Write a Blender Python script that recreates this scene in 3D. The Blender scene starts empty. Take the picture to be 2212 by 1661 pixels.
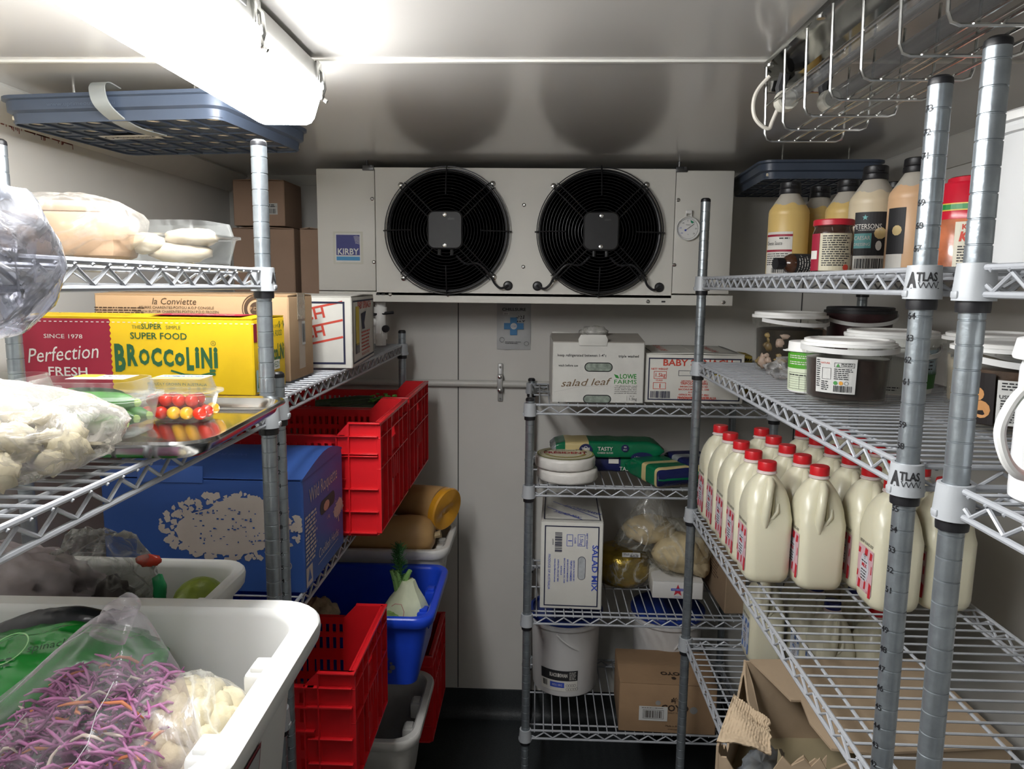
import bpy, bmesh, math, random
from mathutils import Vector, Matrix, noise
random.seed(7)
D = bpy.data; SC = bpy.context.scene; COL = SC.collection
PI = math.pi; sin, cos = math.sin, math.cos

# ------------------------------------------------------------ camera, world, exposure
cam = D.cameras.new('camera'); camo = D.objects.new('camera', cam); COL.objects.link(camo)
cam.sensor_fit = 'HORIZONTAL'; cam.sensor_width = 36.0; cam.lens = 1574.9 / 2212 * 36
cam.clip_start = 0.02; cam.clip_end = 50
R = Matrix(((0.99927, -0.015671, 0.034827), (0.036632, 0.135505, -0.990099), (0.010797, 0.990653, 0.135981)))
camo.matrix_world = Matrix.Translation((0, 0, 1.65708)) @ R.to_4x4()
SC.camera = camo
SC.view_settings.view_transform = 'Standard'; SC.view_settings.look = 'None'
SC.view_settings.gamma = 1.0; SC.view_settings.use_curve_mapping = False
SC.view_settings.exposure = 1.87
W = D.worlds.new('world'); SC.world = W; W.use_nodes = True
W.node_tree.nodes['Background'].inputs[0].default_value = (.5, .55, .6, 1)
W.node_tree.nodes['Background'].inputs[1].default_value = 0.05
LAMP = 13.0      # emission of the lit diffuser

# ------------------------------------------------------------ materials
_M = {}
def mat(name, c=(.5, .5, .5), r=.5, m=0.0, var=.06, vs=20., bump=0., bs=60., sp=.5, em=0, coat=0., sss=0., tr=0., ior=1.45):
    if name in _M: return _M[name]
    M = D.materials.new(name); M.use_nodes = True; nt = M.node_tree; N = nt.nodes; Lk = nt.links
    b = N['Principled BSDF']
    b.inputs['Roughness'].default_value = r; b.inputs['Metallic'].default_value = m
    b.inputs['Specular IOR Level'].default_value = sp; b.inputs['IOR'].default_value = ior
    b.inputs['Coat Weight'].default_value = coat; b.inputs['Coat Roughness'].default_value = .15
    b.inputs['Transmission Weight'].default_value = tr
    if sss:
        b.inputs['Subsurface Weight'].default_value = sss; b.inputs['Subsurface Radius'].default_value = (.02, .015, .01)
    tc = N.new('ShaderNodeTexCoord')
    n = N.new('ShaderNodeTexNoise'); n.inputs['Scale'].default_value = vs; n.inputs['Detail'].default_value = 4
    Lk.new(tc.outputs['Object'], n.inputs['Vector'])
    rp = N.new('ShaderNodeMapRange'); rp.inputs['From Min'].default_value = .25; rp.inputs['From Max'].default_value = .75
    rp.inputs['To Min'].default_value = 1 - var; rp.inputs['To Max'].default_value = 1 + var
    Lk.new(n.outputs['Fac'], rp.inputs['Value'])
    mx = N.new('ShaderNodeMix'); mx.data_type = 'RGBA'; mx.blend_type = 'MULTIPLY'; mx.inputs['Factor'].default_value = 1
    mx.inputs[6].default_value = (*c, 1); Lk.new(rp.outputs[0], mx.inputs[7]); Lk.new(mx.outputs[2], b.inputs['Base Color'])
    if em:
        b.inputs['Emission Color'].default_value = (1, 1, 1, 1); b.inputs['Emission Strength'].default_value = em
    if bump:
        n2 = N.new('ShaderNodeTexNoise'); n2.inputs['Scale'].default_value = bs; n2.inputs['Detail'].default_value = 3
        Lk.new(tc.outputs['Object'], n2.inputs['Vector'])
        bp = N.new('ShaderNodeBump'); bp.inputs['Strength'].default_value = bump; bp.inputs['Distance'].default_value = .004
        Lk.new(n2.outputs['Fac'], bp.inputs['Height']); Lk.new(bp.outputs[0], b.inputs['Normal'])
    _M[name] = M; return M

def film(name, c=(1, 1, 1), haze=.10, edge=.55, r=.12, crease=.35, cs=14., body=(.85, .85, .85), bump=.5):
    """thin clear plastic: mostly see-through, glossy, whiter where creased or seen edge-on"""
    if name in _M: return _M[name]
    M = D.materials.new(name); M.use_nodes = True; nt = M.node_tree; N = nt.nodes; Lk = nt.links
    b = N['Principled BSDF']; out = N['Material Output']
    b.inputs['Base Color'].default_value = (*body, 1); b.inputs['Roughness'].default_value = r
    b.inputs['Specular IOR Level'].default_value = .8
    t = N.new('ShaderNodeBsdfTransparent'); t.inputs[0].default_value = (*c, 1)
    tc = N.new('ShaderNodeTexCoord')
    w = N.new('ShaderNodeTexNoise'); w.inputs['Scale'].default_value = cs; w.inputs['Detail'].default_value = 5; w.inputs['Distortion'].default_value = 1.5
    Lk.new(tc.outputs['Object'], w.inputs['Vector'])
    a = N.new('ShaderNodeMath'); a.operation = 'SUBTRACT'; a.inputs[1].default_value = .5; Lk.new(w.outputs['Fac'], a.inputs[0])
    a2 = N.new('ShaderNodeMath'); a2.operation = 'ABSOLUTE'; Lk.new(a.outputs[0], a2.inputs[0])
    mr = N.new('ShaderNodeMapRange'); mr.inputs['From Min'].default_value = 0; mr.inputs['From Max'].default_value = .06
    mr.inputs['To Min'].default_value = crease; mr.inputs['To Max'].default_value = 0; Lk.new(a2.outputs[0], mr.inputs[0])
    lw0 = N.new('ShaderNodeLayerWeight'); lw0.inputs['Blend'].default_value = .5
    lw = N.new('ShaderNodeMath'); lw.operation = 'POWER'; lw.inputs[1].default_value = 2.6; Lk.new(lw0.outputs['Facing'], lw.inputs[0])
    m1 = N.new('ShaderNodeMath'); m1.operation = 'MULTIPLY_ADD'; m1.inputs[1].default_value = edge; m1.inputs[2].default_value = haze
    Lk.new(lw.outputs[0], m1.inputs[0])
    m2 = N.new('ShaderNodeMath'); m2.operation = 'ADD'; m2.use_clamp = True; Lk.new(m1.outputs[0], m2.inputs[0]); Lk.new(mr.outputs[0], m2.inputs[1])
    bp = N.new('ShaderNodeBump'); bp.inputs['Strength'].default_value = bump; bp.inputs['Distance'].default_value = .01
    Lk.new(w.outputs['Fac'], bp.inputs['Height']); Lk.new(bp.outputs[0], b.inputs['Normal'])
    mix = N.new('ShaderNodeMixShader'); Lk.new(m2.outputs[0], mix.inputs[0]); Lk.new(t.outputs[0], mix.inputs[1]); Lk.new(b.outputs[0], mix.inputs[2])
    Lk.new(mix.outputs[0], out.inputs['Surface'])
    _M[name] = M; return M

POST = mat('galvanised_post', (.31, .345, .37), .32, .75, .16, 55, .1, 120)
WIRE = mat('grey_epoxy_wire', (.36, .375, .40), .42, .12, .05, 30)
COLLAR = mat('grey_collar', (.40, .42, .44), .42, .1, .05)
BLACK = mat('black_plastic', (.012, .012, .014), .4, 0, .1)
CHROME = mat('bright_steel', (.62, .62, .6), .22, 1, .05)
WPLAST = mat('white_plastic', (.78, .78, .76), .38, 0, .02, 8)
INK = mat('black_ink', (.02, .02, .022), .6, 0, .05)
CARD = mat('brown_card', (.33, .235, .15), .85, 0, .12, 9, .25, 40)
WCARD = mat('white_card', (.62, .61, .56), .7, 0, .05, 12, .2, 30)

# ------------------------------------------------------------ mesh builder
_T = {}
def text2d(s, bold=0.):
    k = (s, bold)
    if k in _T: return _T[k]
    c = D.curves.new('t', 'FONT'); c.body = s; c.size = 1; c.align_x = 'LEFT'; c.resolution_u = 2; c.offset = bold
    o = D.objects.new('t', c); me = o.to_mesh()
    vs = [(v.co.x, v.co.y) for v in me.vertices]; fs = [tuple(p.vertices) for p in me.polygons]
    o.to_mesh_clear(); D.objects.remove(o); D.curves.remove(c)
    w = max([v[0] for v in vs] or [0])
    _T[k] = (vs, fs, w); return _T[k]

class MB:
    def __init__(s): s.v = []; s.f = []; s.m = []
    def add(s, vs, fs, mi=0, M=None):
        o = len(s.v)
        s.v += [tuple(M @ Vector(v)) if M is not None else tuple(v) for v in vs]
        s.f += [tuple(i + o for i in f) for f in fs]; s.m += [mi] * len(fs); return s
    def join(s, b, M=None, mo=0):
        o = len(s.v); s.v += [tuple(M @ Vector(v)) if M is not None else v for v in b.v]
        s.f += [tuple(i + o for i in f) for f in b.f]; s.m += [x + mo for x in b.m]; return s
    def rings(s, rs, mi=0, c0=True, c1=True, M=None, close=False):
        n = len(rs[0]); vs = [p for r in rs for p in r]; fs = []
        for k in range(len(rs) - (0 if close else 1)):
            a = k * n; b = ((k + 1) % len(rs)) * n
            for i in range(n):
                j = (i + 1) % n; fs.append((a + i, a + j, b + j, b + i))
        if not close:
            if c0: fs.append(tuple(range(n - 1, -1, -1)))
            if c1: fs.append(tuple(range((len(rs) - 1) * n, len(rs) * n)))
        return s.add(vs, fs, mi, M)
    def box(s, x0, x1, y0, y1, z0, z1, mi=0, M=None):
        v = [(x, y, z) for z in (z0, z1) for x, y in ((x0, y0), (x1, y0), (x1, y1), (x0, y1))]
        return s.add(v, [(3, 2, 1, 0), (4, 5, 6, 7), (0, 1, 5, 4), (1, 2, 6, 5), (2, 3, 7, 6), (3, 0, 4, 7)], mi, M)
    def rbox(s, x0, x1, y0, y1, z0, z1, b=.003, mi=0, M=None, n=2):
        cx, cy, w, d = (x0 + x1) / 2, (y0 + y1) / 2, x1 - x0, y1 - y0
        b = min(b, w / 2.01, d / 2.01, (z1 - z0) / 2.01)
        rs = [rr(w - 2 * b, d - 2 * b, .0001, z0, n, cx, cy), rr(w - .6 * b, d - .6 * b, b * .7, z0 + b * .3, n, cx, cy), rr(w, d, b, z0 + b, n, cx, cy),
              rr(w, d, b, z1 - b, n, cx, cy), rr(w - .6 * b, d - .6 * b, b * .7, z1 - b * .3, n, cx, cy), rr(w - 2 * b, d - 2 * b, .0001, z1, n, cx, cy)]
        return s.rings(rs, mi, M=M)
    def tube(s, pts, r, n=8, mi=0, close=False, cap=True, M=None, rr_=None):
        P = [Vector(p) for p in pts]; rs = []; up = Vector((0, 0, 1)); L = len(P); prev = None
        for i, p in enumerate(P):
            a = P[(i - 1) % L] if (close or i > 0) else p; b = P[(i + 1) % L] if (close or i < L - 1) else p
            t = (b - a).normalized()
            if prev is None:
                u = t.cross(up)
                if u.length < .01: u = t.cross(Vector((0, 1, 0)))
            else: u = prev - t * prev.dot(t)
            u.normalize(); w = t.cross(u); prev = u
            q = rr_[i] if rr_ else r
            rs.append([tuple(p + (u * cos(2 * PI * k / n) + w * sin(2 * PI * k / n)) * q) for k in range(n)])
        return s.rings(rs, mi, cap, cap, M, close)
    def lathe(s, prof, n=24, c=(0, 0, 0), mi=0, M=None, c0=True, c1=True, a0=0):
        rs = [[(c[0] + r * cos(a0 + 2 * PI * k / n), c[1] + r * sin(a0 + 2 * PI * k / n), c[2] + z) for k in range(n)] for r, z in prof]
        return s.rings(rs, mi, c0, c1, M)
    def sphere(s, c, r, n=12, mi=0, M=None, sq=(1, 1, 1), f=None):
        vs = []; fs = []; h = n // 2
        for i in range(h + 1):
            th = PI * i / h
            for k in range(n):
                d = Vector((sin(th) * cos(2 * PI * k / n), sin(th) * sin(2 * PI * k / n), cos(th)))
                q = r * (f(d) if f else 1)
                vs.append((c[0] + d.x * q * sq[0], c[1] + d.y * q * sq[1], c[2] + d.z * q * sq[2]))
        for i in range(h):
            for k in range(n):
                j = (k + 1) % n; fs.append((i * n + k, (i + 1) * n + k, (i + 1) * n + j, i * n + j))
        return s.add(vs, fs, mi, M)
    def build(s, name, mats, parent=None, loc=None, rot=None, sharp=35, smooth=True):
        me = D.meshes.new(name); me.from_pydata(s.v, [], s.f)
        if not isinstance(mats, (list, tuple)): mats = [mats]
        for m in mats: me.materials.append(m)
        me.polygons.foreach_set('material_index', s.m)
        bm = bmesh.new(); bm.from_mesh(me)
        bmesh.ops.recalc_face_normals(bm, faces=bm.faces); bm.to_mesh(me); bm.free()
        if smooth:
            me.polygons.foreach_set('use_smooth', [True] * len(me.polygons)); me.set_sharp_from_angle(angle=math.radians(sharp))
        me.update()
        o = D.objects.new(name, me); COL.objects.link(o)
        if parent: o.parent = parent
        if loc: o.location = loc
        if rot: o.rotation_euler = rot
        return o

def smooth_pts(P, k=5):
    """Catmull-Rom smoothing of a point list"""
    P = [Vector(p) for p in P]; Q = [P[0] * 2 - P[1]] + P + [P[-1] * 2 - P[-2]]; o = []
    for i in range(1, len(Q) - 2):
        for j in range(k):
            t = j / k; a, b, c, d = Q[i - 1:i + 3]; o.append(.5 * ((2 * b) + (c - a) * t + (2 * a - 5 * b + 4 * c - d) * t * t + (3 * b - a - 3 * c + d) * t ** 3))
    return o + [P[-1]]
def rr(w, d, r, z, n=4, cx=0, cy=0):
    r = min(r, w / 2 - 1e-5, d / 2 - 1e-5); p = []
    for qx, qy, a in ((1, 1, 0), (-1, 1, PI / 2), (-1, -1, PI), (1, -1, 1.5 * PI)):
        for k in range(n + 1):
            t = a + PI / 2 * k / n; p.append((cx + qx * (w / 2 - r) + r * cos(t), cy + qy * (d / 2 - r) + r * sin(t), z))
    return p

class Print:
    """flat printing laid on a surface through a mapping (u, v, layer) -> point"""
    def __init__(s, f): s.f = f; s.b = MB()
    def raw(s, vs, fs, mi, l):
        s.k = getattr(s, 'k', 0) + 1; l += .0025 * s.k
        s.b.add([s.f(u, v, l) for u, v in vs], fs, mi)
    def rect(s, u0, v0, u1, v1, mi=0, l=1, nu=1):
        vs = []; fs = []
        for k in range(nu + 1):
            u = u0 + (u1 - u0) * k / nu; vs += [(u, v0), (u, v1)]
        for k in range(nu): fs.append((2 * k, 2 * k + 2, 2 * k + 3, 2 * k + 1))
        s.raw(vs, fs, mi, l)
    def poly(s, pts, mi=0, l=1): s.raw(pts, [tuple(range(len(pts)))], mi, l)
    def frame(s, u0, v0, u1, v1, t, mi=0, l=1, nu=1):
        s.rect(u0, v0, u1, v0 + t, mi, l, nu); s.rect(u0, v1 - t, u1, v1, mi, l, nu)
        s.rect(u0, v0, u0 + t, v1, mi, l); s.rect(u1 - t, v0, u1, v1, mi, l)
    def disc(s, u, v, r, mi=0, l=1, n=20, sx=1): s.poly([(u + r * sx * cos(2 * PI * k / n), v + r * sin(2 * PI * k / n)) for k in range(n)], mi, l)
    def ring(s, u, v, r, t, mi=0, l=1, n=28):
        vs = []; fs = []
        for k in range(n):
            a = 2 * PI * k / n; vs += [(u + r * cos(a), v + r * sin(a)), (u + (r - t) * cos(a), v + (r - t) * sin(a))]
        for k in range(n): fs.append((2 * k, (2 * k + 2) % (2 * n), (2 * k + 3) % (2 * n), 2 * k + 1))
        s.raw(vs, fs, mi, l)
    def stroke(s, pts, t, mi=0, l=1):
        for (a, b), (c, d) in zip(pts, pts[1:]):
            L = math.hypot(c - a, d - b) or 1; nx, ny = -(d - b) / L * t / 2, (c - a) / L * t / 2
            s.raw([(a + nx, b + ny), (a - nx, b - ny), (c - nx, d - ny), (c + nx, d + ny)], [(0, 1, 2, 3)], mi, l)
    def text(s, t, u, v, h, mi=0, l=2, al='c', w=None, shear=0, rot=0, bold=0.):
        """h = cap height; w squeezes to a width; rot in degrees"""
        vs, fs, W0 = text2d(t, bold)
        if not vs: return
        k = h / .7; sx = (w / W0 if w else k); ox = {'c': -W0 * sx / 2, 'l': 0, 'r': -W0 * sx}[al]
        ca, sa = cos(math.radians(rot)), sin(math.radians(rot)); q = []
        for x, y in vs:
            X = x * sx + ox + shear * y * k; Y = y * k; q.append((u + X * ca - Y * sa, v + X * sa + Y * ca))
        s.raw(q, fs, mi, l)
    def barcode(s, u0, v0, u1, v1, mi=0, l=2, seed=1, vert=False):
        r = random.Random(seed); x = 0; a, b = (v0, v1) if vert else (u0, u1); st = (b - a) / 60
        while a + x < b - st:
            w = r.choice((1, 1, 2, 3)) * st
            if vert: s.rect(u0, a + x, u1, min(b, a + x + w), mi, l)
            else: s.rect(a + x, v0, min(b, a + x + w), v1, mi, l)
            x += w + r.choice((1, 1, 2)) * st
    def lines(s, u0, v0, u1, n, dv, h, mi=0, l=2, seed=3, nu=1):
        """rows of small print, drawn as short word dashes"""
        r = random.Random(seed)
        for k in range(n):
            u = u0; e = u1 - r.random() * .25 * (u1 - u0)
            while u < e:
                w = min(e - u, r.uniform(1.2, 5) * h); s.rect(u, v0 - k * dv, u + w, v0 - k * dv + h, mi, l, nu); u += w + h * .8
    def build(s, name, mats, parent): return s.b.build(name, mats, parent, smooth=False)

E_ = .0005
def fF(d): return lambda u, v, l: (u, -d / 2 - E_ * l, v)
def fR(w): return lambda u, v, l: (w / 2 + E_ * l, u, v)
def fL(w): return lambda u, v, l: (-w / 2 - E_ * l, -u, v)
def fT(h): return lambda u, v, l: (u, v, h + E_ * l)
def fCyl(r, a0, taper=None):
    def g(u, v, l):
        R_ = (taper(v) if taper else r) + .0005 * l; a = a0 + u / r
        return (R_ * cos(a), R_ * sin(a), v)
    return g

def thing(name, label, cat, loc=(0, 0, 0), rz=0, group=None):
    o = D.objects.new(name, None); COL.objects.link(o); o.empty_display_size = .05
    o.location = loc; o.rotation_euler = (0, 0, rz); return tag(o, label, cat, group)
def tag(o, label, cat, group=None, kind=None):
    o['label'] = label; o['category'] = cat
    if group: o['group'] = group
    if kind: o['kind'] = kind
    return o
def kids(o): return [c for c in D.objects if c.parent == o]
def dup(o, loc=None, rz=None, label=None, group=None, parent=None):
    c = o.copy(); COL.objects.link(c)
    if parent: c.parent = parent
    for k in kids(o): dup(k, parent=c)
    if loc is not None: c.location = loc
    if rz is not None: c.rotation_euler = (0, 0, rz)
    if label: c['label'] = label
    if group: c['group'] = group
    return c
def struct(o): o['kind'] = 'structure'; return o

# ------------------------------------------------------------ room
XL, XR, YB, YN, ZC = -1.10, 1.07, 2.63, -1.25, 2.032
PANEL = mat('cream_wall_panel', (.62, .605, .565), .42, 0, .035, 5, .05, 8)
CEIL = mat('ceiling_panel', (.53, .515, .485), .4, .0, .02, 3, .0, 6, coat=1.)
FLOOR = mat('dark_vinyl_floor', (.024, .028, .03), .42, 0, .35, 160, .35, 350)
TRIM = mat('white_trim', (.56, .55, .51), .4, 0, .03)
DARKG = mat('dark_gap', (.05, .05, .05), .8)
def sbox(name, m, *a):
    b = MB(); b.box(*a); return struct(b.build(name, m, smooth=False))
sbox('floor', FLOOR, XL - .1, XR + .1, YN - .1, YB + .1, -.06, 0)
sbox('ceiling', CEIL, XL - .1, XR + .1, YN - .1, YB + .1, ZC, ZC + .06)
sbox('wall_left', PANEL, XL - .08, XL, YN, YB, 0, ZC)
sbox('wall_right', PANEL, XR, XR + .08, YN, YB, 0, ZC)
sbox('wall_back', PANEL, XL - .08, XR + .08, YB, YB + .08, 0, ZC)
sbox('wall_front', PANEL, XL - .08, XR + .08, YN - .08, YN, 0, ZC)
# ceiling joint strip, wall joints, cove trims, vinyl upstand
b = MB(); b.rbox(XL + .04, XR - .04, 1.288, 1.299, ZC - .004, ZC + .001, .001); struct(b.build('trim_1', mat('seal_strip', (.68, .67, .62), .4)))
for i, x in enumerate((-.289, .93)):
    b = MB(); b.box(x - .0016, x + .0016, YB - .002, YB + .001, .11, ZC); struct(b.build('trim_%d' % (2 + i), DARKG, smooth=False))
for i, (x, s) in enumerate(((XL, 1), (XR, -1))):
    b = MB(); c = .058
    pr = [(x, ZC - c), (x + s * .006, ZC - c - .004), (x + s * (c + .004), ZC - .006), (x + s * c, ZC), (x, ZC)]
    b.rings([[(q[0], y, q[1]) for q in pr] for y in (YN, YB)]); struct(b.build('trim_%d' % (4 + i), TRIM))
b = MB(); b.box(XL, XR, YB - .004, YB - .001, ZC - .035, ZC); struct(b.build('trim_6', TRIM, smooth=False))
b = MB(); b.box(XL, XL + .022, YB - .022, YB, .1, ZC - .05); struct(b.build('trim_7', TRIM, smooth=False))
pr = [(YB, 0), (YB - .035, .0), (YB - .02, .006), (YB - .008, .02), (YB - .005, .05), (YB - .005, .105), (YB, .107)]
b = MB(); b.rings([[(x, q[0], q[1]) for q in pr] for x in (XL, XR)]); struct(b.build('baseboard_back', FLOOR))
for nm, x, s in (('left', XL, 1), ('right', XR, -1)):
    b = MB(); b.rings([[(x + s * (YB - q[0]), y, q[1]) for q in pr] for y in (YN, YB)]); struct(b.build('baseboard_' + nm, FLOOR))

# ------------------------------------------------------------ lit batten on the left
t = thing('ceiling_light', 'long lit fluorescent batten with a glowing white diffuser on the ceiling', 'ceiling light', (-.435, .66, ZC))
L2 = .62
def prism(pr, y0, y1, m, name, par, inset=0):
    b = MB(); rs = []
    cx = sum(p[0] for p in pr) / len(pr); cz = sum(p[1] for p in pr) / len(pr)
    rings_ = [(y0, .86), (y0 + inset * .5, .97), (y0 + inset, 1), (y1 - inset, 1), (y1 - inset * .5, .97), (y1, .86)] if inset else [(y0, 1), (y1, 1)]
    for y, s in rings_: rs.append([(cx + (p[0] - cx) * s, y, cz + (p[1] - cz) * s) for p in pr])
    b.rings(rs); return b.build(name, m, par)
prism([(-.062, -.045), (.062, -.045), (.058, -.012), (.045, 0), (-.045, 0), (-.058, -.012)], -L2, L2, mat('grey_lamp_body', (.5, .5, .48), .45), 'lamp_housing', t)
dm = mat('lit_diffuser', (.9, .9, .9), .4, em=LAMP)
pr = [(-.064, -.045), (.064, -.045), (.063, -.060), (.050, -.099), (.044, -.107), (.036, -.110), (-.036, -.110), (-.044, -.107), (-.050, -.099), (-.063, -.060)]
prism(pr, -L2 - .006, L2 + .006, dm, 'diffuser', t, .016)
for y in (-.25, .33, .60):
    b = MB(); b.tube([(.060, y, -.018), (.070, y, -.03), (.072, y, -.055), (.066, y + .004, -.068), (.075, y + .004, -.075)], .0035, 6)
    b.rbox(.059, .066, y - .010, y + .010, -.045, -.012, .002); b.rbox(.062, .071, y - .006, y + .006, -.074, -.056, .002)
    b.build('clip', CHROME, t)

b = MB(); b.rbox(.058, .063, .12, .30, -.032, -.022, .001); b.build('vent_slot', mat('slot_grey', (.2, .2, .2), .6), t)
b = MB(); rn = random.Random(6)
for k in range(90):
    y = .95 + rn.random() ** .7 * .8; z = ZC - .061; l = rn.uniform(.001, .012); b.box(XL - .001, XL + .0006, y, y + (rn.uniform(.006, .02) if k % 2 else .0015), z - (l if k % 2 == 0 else .002), z + .002)
struct(b.build('trim_8', mat('rust_stain', (.20, .05, .04), .8), smooth=False))
# ------------------------------------------------------------ racks
def post_mesh(h, az=None):
    b = MB(); r = .0127; pf = [(r - .001, .012), (r, .014)]; n = int(h / .0254)
    for k in range(1, n + 1):
        z = k * .0254
        if z > h - .006: break
        pf += [(r, z - .0011), (r - .0009, z - .0005), (r - .0009, z + .0005), (r, z + .0011)]
    pf += [(r, h - .004)]
    b.lathe(pf, 20, mi=0); b.lathe([(.0128, h - .005), (.0132, h - .003), (.0125, h + .002), (.009, h + .005)], 20, mi=1)
    b.lathe([(.016, 0), (.017, .004), (.010, .008), (.008, .014)], 16, mi=1)
    if az is not None:
        P = Print(fCyl(r, az)); 
        for k in range(30, int(h / .0254)):
            if k % 10: P.text(str(k), 0, (k) * .0254 - .003 + .0, .0075, 1, 1, bold=.01)
        b.join(P.b)
    return b
def rack(name, label, x0, x1, y0, y1, h, zs, numaz=None, numpost=(), atlas=()):
    """posts at the four corners, wire shelves with their ring level at zs"""
    t = thing(name, label, 'shelving rack', (x0, y0, 0)); Wd, Dp = x1 - x0, y1 - y0
    cor = [(0, 0), (Wd, 0), (Wd, Dp), (0, Dp)]
    pm = post_mesh(h).build('post', [POST, BLACK], t).data
    first = kids(t)[0]; first.location = (0, 0, 0)
    pn = None
    for i, (x, y) in enumerate(cor):
        if i in numpost:
            if pn is None:
                pn = post_mesh(h, numaz).build('post', [POST, BLACK], t, (x, y, 0))
            else: c = pn.copy(); COL.objects.link(c); c.location = (x, y, 0)
            if i == 0: D.objects.remove(first); first = None
        elif i == 0: pass
        else:
            c = D.objects.new('post', pm); COL.objects.link(c); c.parent = t; c.location = (x, y, 0)
    # one shelf mesh, shared
    b = MB(); rw = .0036; zt, zb = .0435, .0165
    e = .006
    def side(p, q):
        p, q = Vector(p), Vector(q); L = (q - p).length; d = (q - p) / L; nn = max(6, round(L / .0575)); 
        a = p + d * .014; c = q - d * .014
        b.tube([a + Vector((0, 0, zt)), c + Vector((0, 0, zt))], rw, 8); b.tube([a + Vector((0, 0, zb)), c + Vector((0, 0, zb))], rw, 8)
        pts = []; s0 = .032; st = (L - 2 * s0) / nn
        pts.append(p + d * (s0 - st * .22) + Vector((0, 0, zb + .009)))
        for k in range(nn):
            pts.append(p + d * (s0 + st * k) + Vector((0, 0, zb + .0035))); pts.append(p + d * (s0 + st * (k + .5)) + Vector((0, 0, zt - .006)))
        pts.append(p + d * (s0 + st * nn) + Vector((0, 0, zb + .0035))); pts.append(p + d * (s0 + st * (nn + .22)) + Vector((0, 0, zb + .009)))
        b.tube(pts, .0026, 6)
    side((0, 0, 0), (Wd, 0, 0)); side((Wd, 0, 0), (Wd, Dp, 0)); side((Wd, Dp, 0), (0, Dp, 0)); side((0, Dp, 0), (0, 0, 0))
    zw = zt - .0005
    if Wd > Dp:
        n = round(Wd / .0292)
        for k in range(1, n):
            x = Wd * k / n; b.tube([(x, -.004, zw - .003), (x, .0, zw), (x, Dp, zw), (x, Dp + .004, zw - .003)], .002, 6)
        for y in (.04, Dp / 2, Dp - .04): b.tube([(.01, y, zw - .0045), (Wd - .01, y, zw - .0045)], .0028, 6)
    else:
        n = round(Dp / .0292)
        for k in range(1, n):
            y = Dp * k / n; b.tube([(-.004, y, zw - .003), (0, y, zw), (Wd, y, zw), (Wd + .004, y, zw - .003)], .002, 6)
        for x in (.04, Wd / 2, Wd - .04): b.tube([(x, .01, zw - .0045), (x, Dp - .01, zw - .0045)], .0028, 6)
    cb = MB(); cb.lathe([(.0133, .010), (.0205, .010), (.0200, .020), (.0180, .0480), (.0140, .0485), (.0133, .046)], 22)
    cb.rbox(-.0215, -.018, -.006, .006, .012, .02, .002); cb.rbox(.018, .0215, -.006, .006, .012, .02, .002)
    sb = MB(); sb.lathe([(.0129, -.002), (.0160, -.002), (.0165, .003), (.0163, .010), (.0129, .0102)], 20)
    sh0 = None
    for z in zs:
        if sh0 is None:
            sh0 = b.build('wire_shelf', WIRE, t, (0, 0, z))
            for i, (x, y) in enumerate(cor):
                if i == 0: c0 = cb.build('collar', COLLAR, sh0, (x, y, 0)); s0_ = sb.build('sleeve', BLACK, sh0, (x, y, 0))
                else:
                    for q in (c0, s0_): c = q.copy(); COL.objects.link(c); c.location = (x, y, 0)
        else: dup(sh0, (0, 0, z), parent=t)
    for (ci, z, az) in atlas:
        P = Print(fCyl(.0195, az, lambda v: .0205 - (v - .01) * .066 + .0003))
        P.text('TLAS', .0022, .0305, .0095, 0, 1, w=.0225, bold=.03); P.text('A', -.0135, .0235, .0165, 0, 1, w=.0105, bold=.04)
        P.stroke([(-.014, .0222), (.0155, .0222)], .0009, 0, 1); P.stroke([(-.006, .0292), (.0155, .0292)], .0007, 0, 1)
        zz = []; 
        for k in range(9): zz.append((-.0065 + k * .0026, .0225 if k % 2 else .029))
        P.stroke(zz, .0008, 0, 1)
        sh = [k for k in kids(t) if k.name.startswith('wire_shelf') and abs(k.location.z - z) < 1e-4][0]
        o = P.build('maker_mark', [INK], sh); o.location = (*cor[ci], 0); o['label'] = 'black lettering on the collar'
    return t
ZR = [1.6355, 1.405, .990, .603, .16]
rack('wire_shelving', 'tall grey wire rack along the right wall holding the milk, tubs and sauces', .4405, .87, .861, 2.008, 1.885, ZR, math.radians(196), (0,), [(0, 1.6355, math.radians(247)), (0, 1.405, math.radians(247))])
rack('wire_shelving', 'nearest right wire rack whose grey post stands beside the number-marked post', .446, .875, -.42, .77, 1.897, ZR, math.radians(196), ())
rack('wire_shelving', 'left front wire rack carrying the steel tray, plastic bags and white tubs', -.882, -.4529, .0, 1.195, 1.877, [1.632, 1.404, .856, .4, .15], None, (), [(2, 1.632, math.radians(25))])
rack('wire_shelving', 'lower left back wire rack carrying the yellow box and red crates', -1.04, -.4602, 1.262, 2.45, 1.495, [1.406, 1.0, .555, .16], math.radians(272), (1,))
rack('wire_shelving', 'small wire rack against the back wall below the cooling unit', -.021, .695, 2.13, 2.58, 1.322, [1.262, 1.012, .605, .222])
# ------------------------------------------------------------ cooling unit
CASE = mat('cream_powder_coat', (.66, .645, .59), .45, 0, .02, 6)
FANB = mat('black_fan_metal', (.012, .012, .013), .38, 0, .1)
YF = 2.30
t = thing('evaporator_unit', 'cream twin-fan cooling unit hanging under the ceiling at the back', 'cooling unit', (-.05, YF, 0))
def X_(x): return x + .05
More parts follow.
